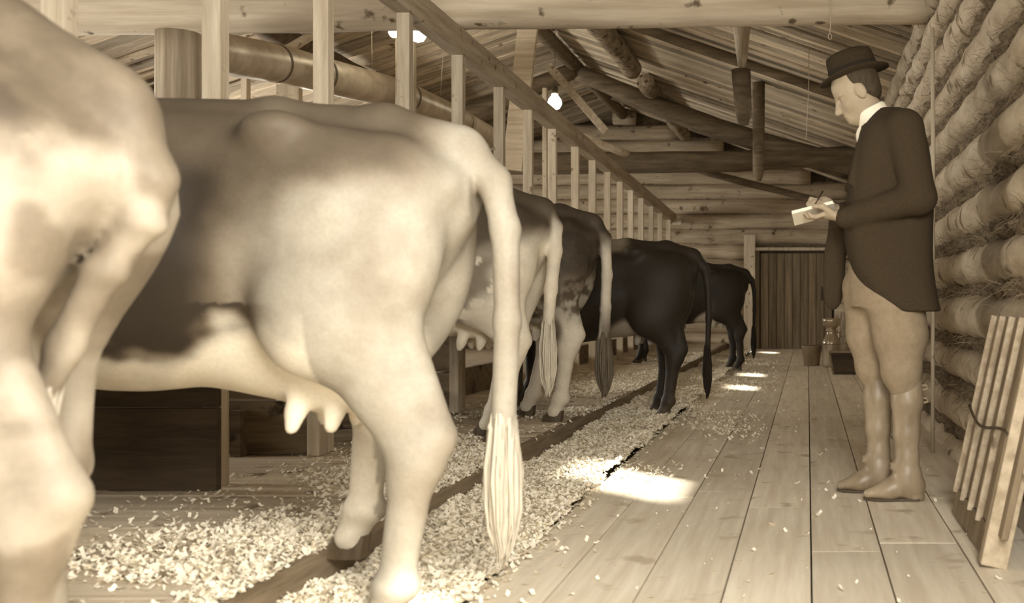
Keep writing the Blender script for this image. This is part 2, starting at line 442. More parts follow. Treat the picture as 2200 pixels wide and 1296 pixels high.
# moss
mv, mf = [], []
for k in range(NLOG - 1):
    z = -.02 + (k + .5) * CH
    for (a, b_) in spans_at(z, .05):
        n = int((b_ - a) / .035); base = len(mv); rows = 7
        for i in range(n + 1):
            y = a + (b_ - a) * i / n
            for j in range(rows):
                t = j / (rows - 1) - .5
                mv.append((XR + .055 + .10 * abs(t) * 1.3, y, z + t * .19))
        for i in range(n):
            for j in range(rows - 1):
                q = base + i * rows + j; mf.append((q, q + 1, q + rows + 1, q + rows))
mv = np.array(mv); mv[:, 0] -= (fbm(mv * 14, 3) - .35) * .15; mv[:, 2] += (fbm(mv * 22 + 5, 2) - .5) * .07
moss = link('moss_chinking', mesh_from('moss_chinking', mv, mf, True), M['moss'], wall_r); moss['kind'] = 'stuff'
# loose strands sticking out of the moss
sv, sf = [], []
for i in range(9000):
    k = rnd.randrange(1, 10); y = 2.6 + rnd.random() ** 1.6 * 9; z = -.02 + (k + .5) * CH + rnd.gauss(0, .035)
    if any(w0 - .02 < y < w1 + .02 for (w0, w1) in gaps(z, .1)): continue
    p = Vector((XR + .0 + rnd.uniform(-.02, .04), y, z)); d1 = Vector((rnd.uniform(-.6, .1), rnd.uniform(-1, 1), rnd.uniform(-1, .7))).normalized() * rnd.uniform(.02, .07)
    d2 = d1 + Vector((0, rnd.uniform(-.02, .02), rnd.uniform(-.03, .01))); wv = Vector((0, .0009, .0012))
    b0 = len(sv); sv += [p - wv, p + wv, p + d1 + wv, p + d1 - wv, p + d1 + d2 * .8]
    sf += [(b0, b0 + 1, b0 + 2), (b0, b0 + 2, b0 + 3), (b0 + 3, b0 + 2, b0 + 4)]
strands = link('moss_strands', mesh_from('moss_strands', sv, sf), M['manger'], wall_r); strands['kind'] = 'stuff'
# weather boards outside, leaving the windows open
zz = -.05
while zz < 3.1:
    z1 = min(3.1, zz + .205)
    for (a, b_) in spans_at((zz + z1) / 2, .0): box('outer_board', (XR + .30, (a + b_) / 2, (zz + z1) / 2), (.04, b_ - a, z1 - zz + .01), M['board'], wall_r)
    zz = z1

# left wall with its row of windows, back wall with the wide doorway
lv, lf = [], []
def lquad(y0, y1, z0, z1):
    b0 = len(lv); lv.extend([(XL - .25, y0, z0), (XL - .25, y1, z0), (XL - .25, y1, z1), (XL - .25, y0, z1)]); lf.append((b0, b0 + 1, b0 + 2, b0 + 3))
lquad(YB, YF, -.05, 1.2); lquad(YB, YF, 2.2, 3.2); a = YB
for yc in LWIN: lquad(a, yc - .6, 1.2, 2.2); a = yc + .6
lquad(a, YF, 1.2, 2.2)
wall_l = link('wall_left', mesh_from('wall_left', lv, lf), M['farlog'])
tag(wall_l, 'far side log wall with windows beyond the stalls', None, kind='structure')
for k in range(12):
    z = .08 + k * .25
    if 1.25 < z < 2.25:
        a = YB
        for yc in LWIN:
            tube('log', [(XL, a, z), (XL, yc - .6, z)], .135, M['farlog'], wall_l, seg=10); a = yc + .6
        tube('log', [(XL, a, z), (XL, YF, z)], .135, M['farlog'], wall_l, seg=10)
    else:
        tube('log', [(XL, YB, z), (XL, YF, z)], .135, M['farlog'], wall_l, seg=10)
wall_b = link('wall_back', mesh_from('wall_back', [(XL, YB - .25, -.05), (-1.65, YB - .25, -.05), (-1.65, YB - .25, 4.6), (XL, YB - .25, 4.6), (.72, YB - .25, -.05), (XR + .4, YB - .25, -.05), (XR + .4, YB - .25, 4.6), (.72, YB - .25, 4.6), (-1.65, YB - .25, 2.90), (.72, YB - .25, 2.90)], [(0, 1, 2, 3), (4, 5, 6, 7), (8, 9, 7, 2)]), M['farlog'])
tag(wall_b, 'end wall with a wide open doorway', None, kind='structure')
for k in range(10):
    z = .1 + k * .25
    tube('log', [(XL, YB - .1, z), (-1.65, YB - .1, z)], .13, M['farlog'], wall_b, seg=10)

# far wall: log courses up into the gable, cut for the door
wall_f = link('wall_far', mesh_from('wall_far', [(XL - .2, YF + .14, -.05), (XR + .3, YF + .14, -.05), (XR + .3, YF + .14, EAVE + .1), (RIDX, YF + .14, 4.5), (XL - .2, YF + .14, EAVE)], [(0, 1, 2, 3, 4)]), M['moss'])
tag(wall_f, 'log end wall with a plank door at the end of the aisle', None, kind='structure')
FS = FPX / YF
DX0, DX1, DZ1 = (1622 - VPX) / FS, (1790 - VPX) / FS, CAMZ + (VPY - 540) / FS
FC = .268
for k in range(16):
    z = 0.02 + FC / 2 + k * FC
    hw = 1e9
    xl, xr = XL, XR + .1
    if z + .13 > EAVE:
        ex = (z + .10 - EAVE) / PITCH
        xr = XR - ex; xl = 2 * RIDX - xr
        if xr - xl < .3: break
    r = .142
    spans = [(xl, DX0 - .16), (DX1 + .02, xr)] if z < DZ1 + .02 else [(xl, xr)]
    for j, (a, b_) in enumerate(spans):
        if b_ - a < .08: continue
        n = max(2, int((b_ - a) / .25)); pts = [(a + (b_ - a) * i / n, YF + .02, z + .012 * math.sin(i * .7 + k)) for i in range(n + 1)]
        tube('log', pts, [r * (1 + .05 * math.sin(i * .8 + k * 2)) for i in range(n + 1)], M['farlog'], wall_f, seg=16, noise=.012, nscale=4, seed=k)
# chinking strips between the far courses
cv, cf = [], []
for k in range(1, 15):
    z = .02 + k * FC; b0 = len(cv); xr = XR if z < EAVE else XR - (z - EAVE) / PITCH; xl = 2 * RIDX - xr
    if xr - xl < .4: break
    for (a, b_) in ([(xl, DX0 - .16)] if z < DZ1 else [(xl, xr)]):
        n = int((b_ - a) / .05)
        b0 = len(cv)
        for i in range(n + 1):
            for j in range(3):
                cv.append((a + (b_ - a) * i / n, YF - .035 + .05 * abs(j - 1) - .015 * rnd.random(), z + (j - 1) * .05 + rnd.uniform(-.012, .012)))
        for i in range(n):
            for j in range(2): q = b0 + i * 3 + j; cf.append((q, q + 3, q + 4, q + 1))
chk = link('moss_chinking', mesh_from('moss_chinking', cv, cf, True), M['moss'], wall_f); chk['kind'] = 'stuff'
# door
door = tag(empty('door_1', ((DX0 + DX1) / 2, YF - .04, 0)), 'plank door in the far wall at the end of the aisle', None, kind='structure')
n = 9; wd = (DX1 - DX0 - .12) / n
for i in range(n):
    box('plank', (-(DX1 - DX0) / 2 + .10 + (i + .5) * wd, .05 + rnd.uniform(-.004, .004), (DZ1 - .04) / 2), (wd - .012, .035, DZ1 - .04), M['door'], door)
box('door_back', (0, .10, DZ1 / 2), (DX1 - DX0, .02, DZ1), M['darkwood'], door)
box('door_jamb', (-(DX1 - DX0) / 2 - .09, -.10, (DZ1 + .28) / 2), (.20, .07, DZ1 + .28), M['post'], door)
box('door_jamb', (-(DX1 - DX0) / 2 + .045, .0, DZ1 / 2), (.07, .06, DZ1), M['door'], door)
box('door_header', (0.02, -.06, DZ1 + .035), (DX1 - DX0 + .02, .06, .055), M['post'], door)
box('door_latch', ((DX1 - DX0) / 2 - .20, .015, 1.0), (.045, .03, .26), M['wire'], door)

# roof: skin above, boards below it running down the slope
RZ = EAVE + PITCH * (XR - RIDX); SL = math.hypot(XR + .4 - RIDX, PITCH * (XR + .4 - RIDX)); ANG = math.atan(PITCH)
xl_e = 2 * RIDX - (XR + .4)
ceil = link('ceiling', mesh_from('ceiling', [(XR + .4, YB - .3, roofz(XR) - PITCH * .4 + .07), (RIDX, YB - .3, RZ + .07), (xl_e, YB - .3, roofz(XR) - PITCH * .4 + .07),
     (XR + .4, YF + .3, roofz(XR) - PITCH * .4 + .07), (RIDX, YF + .3, RZ + .07), (xl_e, YF + .3, roofz(XR) - PITCH * .4 + .07)], [(0, 3, 4, 1), (1, 4, 5, 2)]), M['darkwood'])
tag(ceil, 'gable roof of boards running down to the eaves', None, kind='structure')
for side in (1, -1):
    y = 4.0
    while y < YF:
        wdt = rnd.uniform(.10, .19); y1 = min(YF + .1, y + wdt)
        xm = (XR + .35 + RIDX) / 2 if side > 0 else 2 * RIDX - (XR + .35 + RIDX) / 2
        Lb = math.hypot(XR + .35 - RIDX, PITCH * (XR + .35 - RIDX))
        zz = (RZ + roofz(XR) - PITCH * .35) / 2 + .02 + rnd.choice([0, 0, .022])
        box('roof_board', (xm, (y + y1) / 2, zz), (Lb, y1 - y - .008, .02), M['roof'], ceil, (0, side * ANG, 0))
        y = y1

# ------------------------------------------------------------------ roof timbers
def log_thing(name, pts, radii, mat, label, cat='beam', group=None, **kw):
    return tag(tube(name, pts, radii, mat, None, **kw), label, cat, group)
TIE1, TIE2 = 7.0, 14.5
# the big peeled tie log across the top of the picture
tz = CAMZ + (VPY - 62) / FPX * TIE1 + .155
tr = tag(empty('tie_beam', (RIDX, TIE1, tz)), 'big peeled tie log crossing the top of the picture', 'beam')
def rel(o, pts): return [Vector(p) - o.location for p in pts]
tube('log', rel(tr, [(XL, TIE1, tz - .08), (-4.2, TIE1, tz - .02), (-2, TIE1, tz), (XR + .02, TIE1, tz + .02)]), [.17, .165, .155, .14], M['peeled'], tr, seg=20, sub=16, noise=.012, nscale=3, seed=3)
t2z = CAMZ + (VPY - 347) / FPX * TIE2
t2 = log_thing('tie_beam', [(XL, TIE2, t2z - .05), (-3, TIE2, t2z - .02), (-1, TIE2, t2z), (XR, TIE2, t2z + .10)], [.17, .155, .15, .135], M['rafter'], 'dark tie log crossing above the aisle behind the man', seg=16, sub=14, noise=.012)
# pairs of rafter logs
def rafters(y, label, r=.085, sag=.05, mat=M['rafter'], drop=.13):
    t = tag(empty('rafter_pair', (RIDX, y, RZ - drop)), label, 'rafters')
    for s_ in (1, -1):
        x1 = XR - .06 if s_ > 0 else 2 * RIDX - XR + .12
        pts = [(RIDX + (x1 - RIDX) * q, y + .03 * s_, RZ - drop - PITCH * abs(x1 - RIDX) * q - sag * math.sin(math.pi * q)) for q in (0, .25, .5, .75, 1)]
        tube('rafter', rel(t, pts), [r * .85, r, r * 1.1, r * 1.1, r], mat, t, seg=14, sub=6, noise=.012, seed=y)
    return t
rafters(7.05, 'rafter logs rising above the big tie log', drop=.15)
rafters(10.75, 'thin rafter poles between the two tie logs', r=.05, sag=.0, drop=.09)
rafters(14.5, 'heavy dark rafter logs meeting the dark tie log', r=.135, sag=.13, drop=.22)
rafters(16.6, 'rafter poles near the end wall', r=.07, sag=.02, drop=.1)
# purlins under the boards
def purlin(x, y0, y1, r, label, mat=M['birch'], drop=.10, dx=0):
    z = roofz(x) - drop
    return log_thing('purlin', [(x + dx * (y1 - y0) * 0, y0, z), (x, (y0 + y1) / 2, z - .01), (x, y1, z)], [r, r, r * .95], mat, label, 'purlin', seg=18, sub=24, noise=.02, nscale=6, seed=x)
purlin(-2.26, 4.5, 13.2, .135, 'thick bark covered purlin log ending at the dark rafter', drop=.14)
purlin(-2.20, 13.9, 18.3, .12, 'shorter bark covered purlin log near the end wall', drop=.14)
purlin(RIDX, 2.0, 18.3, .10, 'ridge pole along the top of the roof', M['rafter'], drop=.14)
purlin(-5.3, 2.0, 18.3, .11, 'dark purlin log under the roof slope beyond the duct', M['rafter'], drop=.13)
# hanging posts, planks and braces among the timbers
def upright(name, x, y0, y1, d, wpx, mat, label, cat='post', thick=.06, taper=1.0, tilt=0, group=None):
    a, b_ = P(x, y0, d), P(x + tilt, y1, d)
    return tag(plank_between(name, a, b_, wpx / FPX * d, thick, mat, None, (1, 0, 0)), label, cat, group)
hp = tag(empty('hanging_post', P(1596, 262, 9.0)), 'tapered hanging post below the roof boards right of the bark purlin', 'post')
top = P(1594, 20, 9.0); top.z = roofz(top.x) - .02
tube('log', rel(hp, [P(1597, 268, 9.0), P(1597, 235, 9.0), P(1592, 150, 9.0)]), [.045, .075, .085], M['rafter'], hp, seg=10, noise=.006)
tube('stub', rel(hp, [P(1594, 152, 9.0), P(1594, 120, 9.0), P(1593, 60, 9.0), top]), [.03, .055, .085, .09], M['peeled_v'], hp, seg=6)
tube('peg', rel(hp, [P(1585, 262, 9.0), P(1612, 240, 9.0)]), .012, M['board'], hp, seg=6)
b2 = P(1630, 389, 11.9); tp = Vector((b2.x, b2.y, roofz(b2.x) - .02))
tag(tube('hanging_post', [b2, b2 + Vector((0, 0, .12)), tp], [.03, .07, .075], M['rafter'], None, seg=10, noise=.005), 'shorter hanging post ending just below the dark tie log', 'post')
tag(plank_between('hanging_plank', P(1150, -85, 10.2), P(1101, 366, 10.2), 42 / FPX * 10.2, .05, M['board'], None, (1, 0, 0)), 'broad pale plank hanging slantwise behind the stall rail', 'plank')
tag(plank_between('brace_board', P(1178, 140, 11.6), P(1302, 283, 11.6), .09, .03, M['rail'], None, (.5, 0, .7)), 'dark diagonal brace board with a pale edge beside the lit lamp', 'board')
tag(tube('brace_pole', [P(1248, 292, 12.5), P(1330, 325, 12.9), P(1345, 330, 13.2)], [.04, .05, .05], M['peeled'], None, seg=8, sub=4, noise=.005), 'short pale pole slanting down to the dark tie log', 'pole')
tag(tube('brace_pole', [P(1500, 366, 15.6), P(1600, 392, 15.8), P(1745, 428, 16.0), Vector((XR - .01, 16.05, P(1745, 428, 16.0).z - .2))], [.05, .055, .055, .05], M['rafter'], None, seg=8, sub=4, noise=.006), 'slanting pole under the dark tie log left of the man', 'pole')
tag(tube('brace_pole', [P(545, 150, 9.6), P(690, 64, 9.9)], .045, M['board'], None, seg=8, sub=4, noise=.005), 'thin pole slanting up behind the duct', 'pole')

# ------------------------------------------------------------------ stall frame: long top rail with uprights
RX = -2.4
def rail_z(d): return 2.56 + (2.26 - 2.56) * (d - 6.1) / (17.8 - 6.1)
posts_px = [128, 463, 695, 870, 985, 1073, 1135, 1187, 1236, 1273, 1305, 1332, 1355, 1377, 1399, 1418, 1436]
fr = tag(empty('stall_frame', (RX, 4.15, PLAT)), 'long sloping stall rail on a row of sawn uprights above the cows', 'stall frame')
plank_between('top_rail', rel(fr, [(RX, 1.2, rail_z(1.2) + .085)])[0], rel(fr, [(RX, 18.3, rail_z(18.3) + .085)])[0], .11, .17, M['rail'], fr, (1, 0, 0))
PD = [FPX * -RX / (VPX - p) for p in posts_px]
for p, d in zip(posts_px, PD):
    h = rail_z(d) - PLAT
    box('post', (0, d - 4.15, h / 2), (.075, .062, h), M['post'], fr)
box('rail_end', (.10, 18.1 - 4.15, rail_z(18.1) - PLAT + .0), (.16, .10, .10), M['post'], fr)
# partitions running back from the uprights into the mangers
def partition(d, x0, x1, label, mats, n=3, h=.98, gap=.007, edge=True):
    t = tag(empty('stall_partition', (x0, d, PLAT)), label, 'partition', None)
    hb = h / n
    for i in range(n):
        box('board', ((x1 - x0) / 2, 0, hb * (i + .5)), (abs(x1 - x0), .035, hb - gap), mats, t)
    if edge: box('edge_post', (.035, 0, h / 2), (.06, .075, h), M['post'], t)
    return t
pn = ['nearest', 'second nearest', 'third nearest', 'fourth nearest', 'fifth nearest', 'sixth nearest']
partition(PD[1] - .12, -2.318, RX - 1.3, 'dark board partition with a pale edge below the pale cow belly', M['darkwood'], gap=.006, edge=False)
partition(PD[2] - .10, RX - .02, RX - 1.5, 'brown board partition seen behind the pale udder', M['manger'], 3, .80, .012)
partition(PD[3] - .10, RX - .02, RX - 1.5, 'board partition in the stall left of the white legged cow', M['manger'], 3, .8, .012)
partition(PD[4] - .10, RX - .02, RX - 1.5, 'board partition in front of the roan cow', M['manger'], 3, .8, .012)
mg = tag(empty('manger_front', (-2.74, 11.6, PLAT)), 'low manger front board running along the stalls', 'manger')
box('board', (0, 0, .11), (.05, 13.4, .22), M['manger'], mg)

# posts and boards over the far side of the stalls
tag(tube('round_post', [P(383, 235, 6.6) - Vector((0, 0, 2.05)), P(383, 240, 6.6), P(383, 71, 6.6)], [.135, .132, .13], M['peeled_v'], None, seg=28, sub=3), 'thick smooth round post standing under the big tie log', 'post')
def far_post(x, ytop, d, wpx, label, mat=M['post']):
    a = P(x, ytop, d); return tag(box('stud', ((a.x), d, (a.z + PLAT) / 2), (wpx / FPX * d, .07, a.z - PLAT), mat), label, 'post')
far_post(528, 168, 9.2, 12, 'slim pale stud under the duct left of the wide stud')
far_post(622, 183, 9.0, 48, 'wide pale stud under the middle of the duct')
far_post(872, 80, 9.4, 39, 'pale stud behind the third upright beside the two lamps')
far_post(1171, 190, 13.6, 9, 'thin stud beside the single lamp above the rail')
# the round duct
dp = [(440, 108, 7.2), (490, 118, 7.5), (600, 137, 8.1), (700, 163, 8.7), (860, 203, 10.0), (970, 252, 11.4), (1057, 299, 13.2)]
dpts = [P(*q) for q in dp]; dr = [.152, .152, .152, .15, .148, .145, .142]
du = tag(empty('ventilation_duct', dpts[0]), 'long round sheet metal duct under the roof behind the stall uprights', 'duct')
tube('pipe', rel(du, dpts), dr, M['duct'], du, seg=28, sub=6)
for t_, rr_ in ((1.9, .155), (3.78 - .9, .155), (4.1, .152), (5.2, .149)):
    i = int(t_); c = dpts[i].lerp(dpts[i + 1], t_ - i); dd = (dpts[i + 1] - dpts[i]).normalized() * .012
    tube('seam_ring', rel(du, [c - dd, c + dd]), rr_, M['seam'], du, seg=28, caps=False)

# lamps and hanging strings
def lamp(x, y, d, r, label):
    c = P(x, y, d); t = tag(empty('light_bulb', c), label, 'lamp')
    lathe('bulb', [(.004, -r), (r * .6, -r * .8), (r, -r * .1), (r * .85, r * .5), (r * .45, r * 1.0), (r * .4, r * 1.3)], M['glow'], t, seg=16)
    lathe('socket', [(r * .42, r * 1.25), (r * .45, r * 1.5), (r * .42, r * 2.2), (r * .1, r * 2.4)], M['wire'], t, seg=12)
    up = roofz(c.x) - c.z - .0
    tube('cord', [(0, 0, r * 2.3), (0, 0, up)], .004, M['wire'], t, seg=6)
lamp(846, 70, 9.0, .045, 'glowing bulb just left of the third upright')
lamp(898, 72, 9.0, .078, 'glowing bulb just right of the third upright')
lamp(1192, 221, 12.4, .085, 'glowing bulb hanging above the stall rail near the bark logs')
def string(x0, y0, x1, y1, d, label, loop=False):
    a, b_ = P(x0, y0, d), P(x1, y1, d)
    if y0 > 20: a.z = roofz(a.x) - .0
    t = tag(tube('string', [a, a.lerp(b_, .5) + Vector((.01, 0, 0)), b_], .0035, M['string'], None, seg=5), label, 'string')
    if loop:
        pts = [Vector((b_.x + .012 * math.sin(q), b_.y, b_.z - .02 + .02 * math.cos(q))) for q in np.linspace(0, 6.28, 9)]
        tube('loop', pts, .003, M['string'], t, seg=5)
string(1783, -20, 1783, 72, 6.7, 'string with a loop hanging from the big tie log', True)
string(1738, 60, 1732, 298, 9.5, 'thin string hanging in front of the hat brim')
string(790, 60, 800, 150, 9.0, 'thin string hanging over the middle of the duct')
string(961, 90, 946, 205, 10.5, 'thin string hanging over the end of the duct')
vp = tag(tube('wall_pole', [P(2004, 978, 5.72), P(2004, 640, 5.72), P(2005, 300, 5.72), P(2003, 60, 5.72)], .012, M['post'], None, seg=8), 'slim upright pole against the log wall behind the man', 'pole')

# ------------------------------------------------------------------ shavings in the gutter and over the boards
gx = np.linspace(GUT0 + .002, GUT1 - .002, 26); gy = np.concatenate([np.arange(.9, 6.5, .022), np.arange(6.5, YF, .06)])
GX, GY = np.meshgrid(gx, gy, indexing='ij'); pp = np.stack([GX.ravel(), GY.ravel(), 0 * GX.ravel()], 1)
hz = -.045 + .07 * fbm(pp * 3.1, 2) + .045 * fbm(pp * 17 + 4, 3) + .03 * np.abs((pp[:, 0] - (GUT0 + GUT1) / 2) / .24) ** 2 * sstep(.3, .8, fbm(pp * 2.2 + 9, 2))
pp[:, 2] = np.minimum(hz, .05); ny = len(gy)
I, J = np.meshgrid(np.arange(len(gx) - 1), np.arange(ny - 1), indexing='ij'); q0 = (I * ny + J).ravel()
bed = link('shavings_bed', mesh_np('shavings_bed', pp, np.stack([q0, q0 + ny, q0 + ny + 1, q0 + 1], 1)), M['bed'])
tag(bed, 'bed of pale wood shavings filling the gutter', 'shavings', kind='stuff')
# loose flakes
nr = np.random.RandomState(3)
def flakes(n, x0, x1, y0, y1, zf, dens, pw=1.7, size=(.004, .013)):
    x = nr.uniform(x0, x1, n); y = y0 + (y1 - y0) * nr.uniform(0, 1, n) ** pw
    keep = nr.uniform(0, 1, n) < dens(x, y); x, y = x[keep], y[keep]; n = len(x)
    c = np.stack([x, y, zf(x, y)], 1); s = nr.uniform(size[0], size[1], n)
    a = nr.uniform(0, 6.28, n); tl = nr.uniform(-.7, .7, n); tb = nr.uniform(-.7, .7, n)
    e1 = np.stack([np.cos(a), np.sin(a), tl], 1) * s[:, None]; e2 = np.stack([-np.sin(a), np.cos(a), tb], 1) * (s * nr.uniform(.3, .7, n))[:, None]
    up = np.zeros((n, 3)); up[:, 2] = s * .5 + .002
    v = np.stack([c - e1 - e2 + up, c + e2 * -1 + up * .5, c + e1 - e2 + up, c + e1 + e2 + up, c + e2 + up * .5, c - e1 + e2 + up], 1)
    return v
def gz(x, y):
    p = np.stack([x, y, 0 * x], 1)
    return np.minimum(-.045 + .07 * fbm(p * 3.1, 2) + .045 * fbm(p * 17 + 4, 3) + .03 * np.abs((x - (GUT0 + GUT1) / 2) / .24) ** 2 * sstep(.3, .8, fbm(p * 2.2 + 9, 2)), .05)
def nz2(x, y, s, o=0): return fbm(np.stack([x * s + o, y * s * .6, 0 * x + o], 1), 3)
F1 = flakes(95000, GUT0 + .01, GUT1 + .02, 1.0, 16, gz, lambda x, y: .9 + 0 * x)
F2 = flakes(120000, -2.5, GUT0, 1.2, 15, lambda x, y: 0 * x + PLAT, lambda x, y: sstep(.40, .62, nz2(x, y, 2.2)) * sstep(-2.5, -1.5, x) * .95 + .03)
F3 = flakes(45000, GUT1, .6, 1.6, 15, lambda x, y: 0 * x, lambda x, y: np.clip(sstep(.40, .66, nz2(x, y, 2.0, 7)) * sstep(-.1, -.9, x) * (.15 + .9 * sstep(4.6, 6.0, y)) + .5 * sstep(-.86, -.96, x), 0, 1) + .012)
FV = np.concatenate([F1, F2, F3]); n = len(FV); b6 = np.arange(n)[:, None] * 6
FQ = np.concatenate([b6 + np.array([0, 1, 4, 5]), b6 + np.array([1, 2, 3, 4])])
fl = link('wood_shavings', mesh_np('wood_shavings', FV.reshape(-1, 3), FQ, False), M['straw'])
tag(fl, 'loose curled shavings strewn over gutter, platform and aisle', 'shavings', kind='stuff')

# ------------------------------------------------------------------ cows
def T3(v):
    v = np.asarray(v, float); t = np.clip(v / .32, 0, 1)
    return np.stack([np.minimum(1, v * 1.06), v * 1.06 * (.71 + .18 * t), v * 1.06 * (.42 + .28 * t), np.ones_like(v)], -1)
def blob(p, c, r, soft=.35, wob=.35, ns=7, o=0):
    d = np.sqrt((((p - np.array(c)) / np.array(r)) ** 2).sum(1)) + (fbm(p * ns + o, 3) - .5) * 2 * wob
    return 1 - sstep(1 - soft, 1 + soft * .4, d)
def mixv(a, b, t): return a + (b - a) * t

def hoof(parent, c, s, yaw=0):
    """a cloven foot: two claws side by side"""
    v, f = [], []
    for sy in (-1, 1):
        b0 = len(v); ring = [(-.045, 0.0), (-.035, .03), (.02, .034), (.075, .02), (.085, .004), (.03, 0.0)]
        for (z, k, dx) in ((0, 1.0, .0), (.03, .93, -.006), (.065, .74, -.018)):
            for (x, y) in ring: v.append((x * k + dx, sy * (y * k + .004), z))
        n6 = 6
        for i in range(2):
            for j in range(n6): j2 = (j + 1) % n6; f.append((b0 + i * n6 + j, b0 + i * n6 + j2, b0 + (i + 1) * n6 + j2, b0 + (i + 1) * n6 + j))
        f.append(tuple(b0 + j for j in range(n6))[::-1]); f.append(tuple(b0 + 12 + j for j in range(n6)))
    m = mesh_from('hoof', v, f, False); bm = bmesh.new(); bm.from_mesh(m); bmesh.ops.recalc_face_normals(bm, faces=bm.faces); bm.to_mesh(m); bm.free()
    o = link('hoof', m, M['hoof'], parent); o.location = c; o.scale = (s, s, s); return o

def cow(label, loc, yaw=180, scale=1.0, h=.013, coat=None, hind=((.08, .18, 0), (.08, .18, 0)), front=.10, lift=0.0, udder=(.44, .60, 1.0), tail=None, switch_v=.6, tailw=1.0, udder_v=.7, bone=1.0, drop=0, shear=0, group='cows standing in the row of stalls'):
    """cow with its head along +x; x = 0 at the pin bones. hind: hock x, foot x, ground z for its left and right leg"""
    g = Sdf((-.26, -.46, -.02), (2.62, .46, 1.56), h); L = lift
    g.loft(0, [(-.02, 0, 1.10 + L, .06, .08), (.05, 0, 1.06 + L, .15, .17), (.14, 0, 1.03 + L, .205, .235), (.30, 0, 1.01 + L, .235, .275), (.50, 0, .985 + L, .25, .325), (.66, 0, .965 + L, .285, .36), (.85, 0, .95 + L, .325, .385), (1.05, 0, .95 + L, .33, .38), (1.25, 0, .955 + L, .29, .375), (1.42, 0, .97 + L, .235, .34), (1.56, 0, .99 + L, .17, .25), (1.66, 0, 1.0 + L, .10, .15)], .02)
    # spine, hook and pin bones, hollow of the flank
    g.chain([((1.35, 0, 1.28 + L), .06), ((1.0, 0, 1.30 + L), .045), ((.52, 0, 1.305 + L), .04), ((.22, 0, 1.285 + L), .045), ((.02, 0, 1.235 + L), .05)], .06)
    for s_ in (1, -1):
        g.ell((.42, s_ * .21, 1.245 + L), (.06, .04, .032), .13)
        g.cone((.03, s_ * .10, 1.11 + L), (.08, s_ * .12, 1.10 + L), .035, .04, .08)
        g.ell((.58, s_ * .325, 1.08 + L), (.10, .075, .12), .09, '-')
        g.ell((.22, s_ * .30, 1.20 + L), (.13, .07, .07), .10, '-')
        # thigh
        g.ell((.27, s_ * .155, .92 + L), (.215, .125, .32), .06)
        g.ell((.15, s_ * .13, .98 + L), (.128, .10, .25), .05)
    # hind legs
    for s_, (hx, fx, fz) in zip((1, -1), hind):
        y = s_ * .155; st = (max(.36, hx + .27), s_ * .205, .76 + L)
        g.ell((st[0] - .02, st[1], st[2]), (.115, .08, .14), .07)
        g.cone((.235 + hx * .25, y + s_ * .02, .74 + L), (hx + .045, y, .50 + fz), .125, .052 * bone, .05, sq=(1, .72, 1))
        g.cone((hx - .03, y, .52 + fz), (.10 + hx * .2, y, .74 + L), .026 * bone, .036, .04)           # tendon to the hock point
        g.cone((hx - .012, y, .515 + fz), (hx + .02, y, .46 + fz), .036 * bone, .046 * bone, .025)
        g.cone((hx + .045, y, .50 + fz), (hx + .05, y, .42 + fz), .052 * bone, .046 * bone, .03, sq=(1, .85, 1))
        g.cone((hx + .045, y, .44 + fz), (fx - .035, y, .15 + fz), .043 * bone, .035 * bone, .025, sq=(1, .85, 1))
        g.ell((fx - .035, y, .135 + fz), (.048 * bone, .045 * bone, .045), .02)
        g.cone((fx - .03, y, .13 + fz), (fx + .005, y, .055 + fz), .04, .045, .02)
    # front legs, shoulder, neck and head
    for s_ in (1, -1):
        y = s_ * .17
        g.ell((1.34, s_ * .20, .98 + L), (.16, .10, .28), .08)
        g.cone((1.36, s_ * .18, .80 + L), (1.30, y, .45 + front), .11, .052, .06)
        g.ell((1.30, y, .43 + front), (.05, .048, .065), .02)
        g.cone((1.30, y, .42 + front), (1.30, y, .14 + front), .04, .034, .02)
        g.ell((1.305, y, .135 + front), (.046, .044, .044), .02)
        g.cone((1.31, y, .13 + front), (1.335, y, .06 + front), .038, .045, .02)
    g.cone((1.48, 0, 1.06 + L), (1.98, 0, 1.16 + L), .21, .12, .10, sq=(1, .68, 1))
    g.cone((2.0, 0, 1.20 + L), (2.33, 0, .96 + L), .115, .075, .05, sq=(1, .85, 1))
    for s_ in (1, -1): g.cone((1.96, s_ * .10, 1.22 + L), (1.93, s_ * .24, 1.20 + L), .03, .035, .02, sq=(.6, 1, 1))
    # udder and teats
    ux, uz, us = udder
    if us:
        g.ell((ux - .08, 0, uz + .06), (.15 * us, .15, .16 * us), .04)
        g.ell((ux + .06, 0, uz + .065), (.17 * us, .145, .12 * us), .06)
        g.cone((ux + .12, 0, uz + .06), (ux + .50, 0, uz + .02), .10, .04, .10)
        for (tx, ty) in ((-.10, .07), (-.02, .085), (-.10, -.07), (-.02, -.085)):
            tx *= 1.2
            g.chain([((ux + tx, ty, uz - .055 * us), .027), ((ux + tx + .008, ty, uz - .10 * us), .024), ((ux + tx + .014, ty * 1.1, uz - .132 * us), .019)], .018)
    # tail
    tl = tail or [(.10, 0, 1.24, .045), (.0, 0, 1.215, .042), (-.07, 0, 1.13, .034), (-.095, 0, 1.0, .028), (-.10, 0, .75, .024), (-.09, 0, .52, .022)]
    g.chain([((x, y, z + L), r * tailw) for (x, y, z, r) in tl], .022)
    V, Q = g.mesh()
    if shear: V[:, 0] += shear * np.clip(1.02 - V[:, 2], 0, .32) * sstep(.02, -.08, V[:, 1])
    if drop: V[:, 2] -= drop * (np.clip(.36 - V[:, 0], 0, .6) / .36) ** 1.2 * sstep(.75, 1.15, V[:, 2])
    root = tag(empty('cow', loc), label, 'cow', group)
    root.rotation_euler = (0, 0, math.radians(yaw)); root.scale = (scale,) * 3
    me = mesh_np('body', V, Q); o = link('body', me, M['coat'], root)
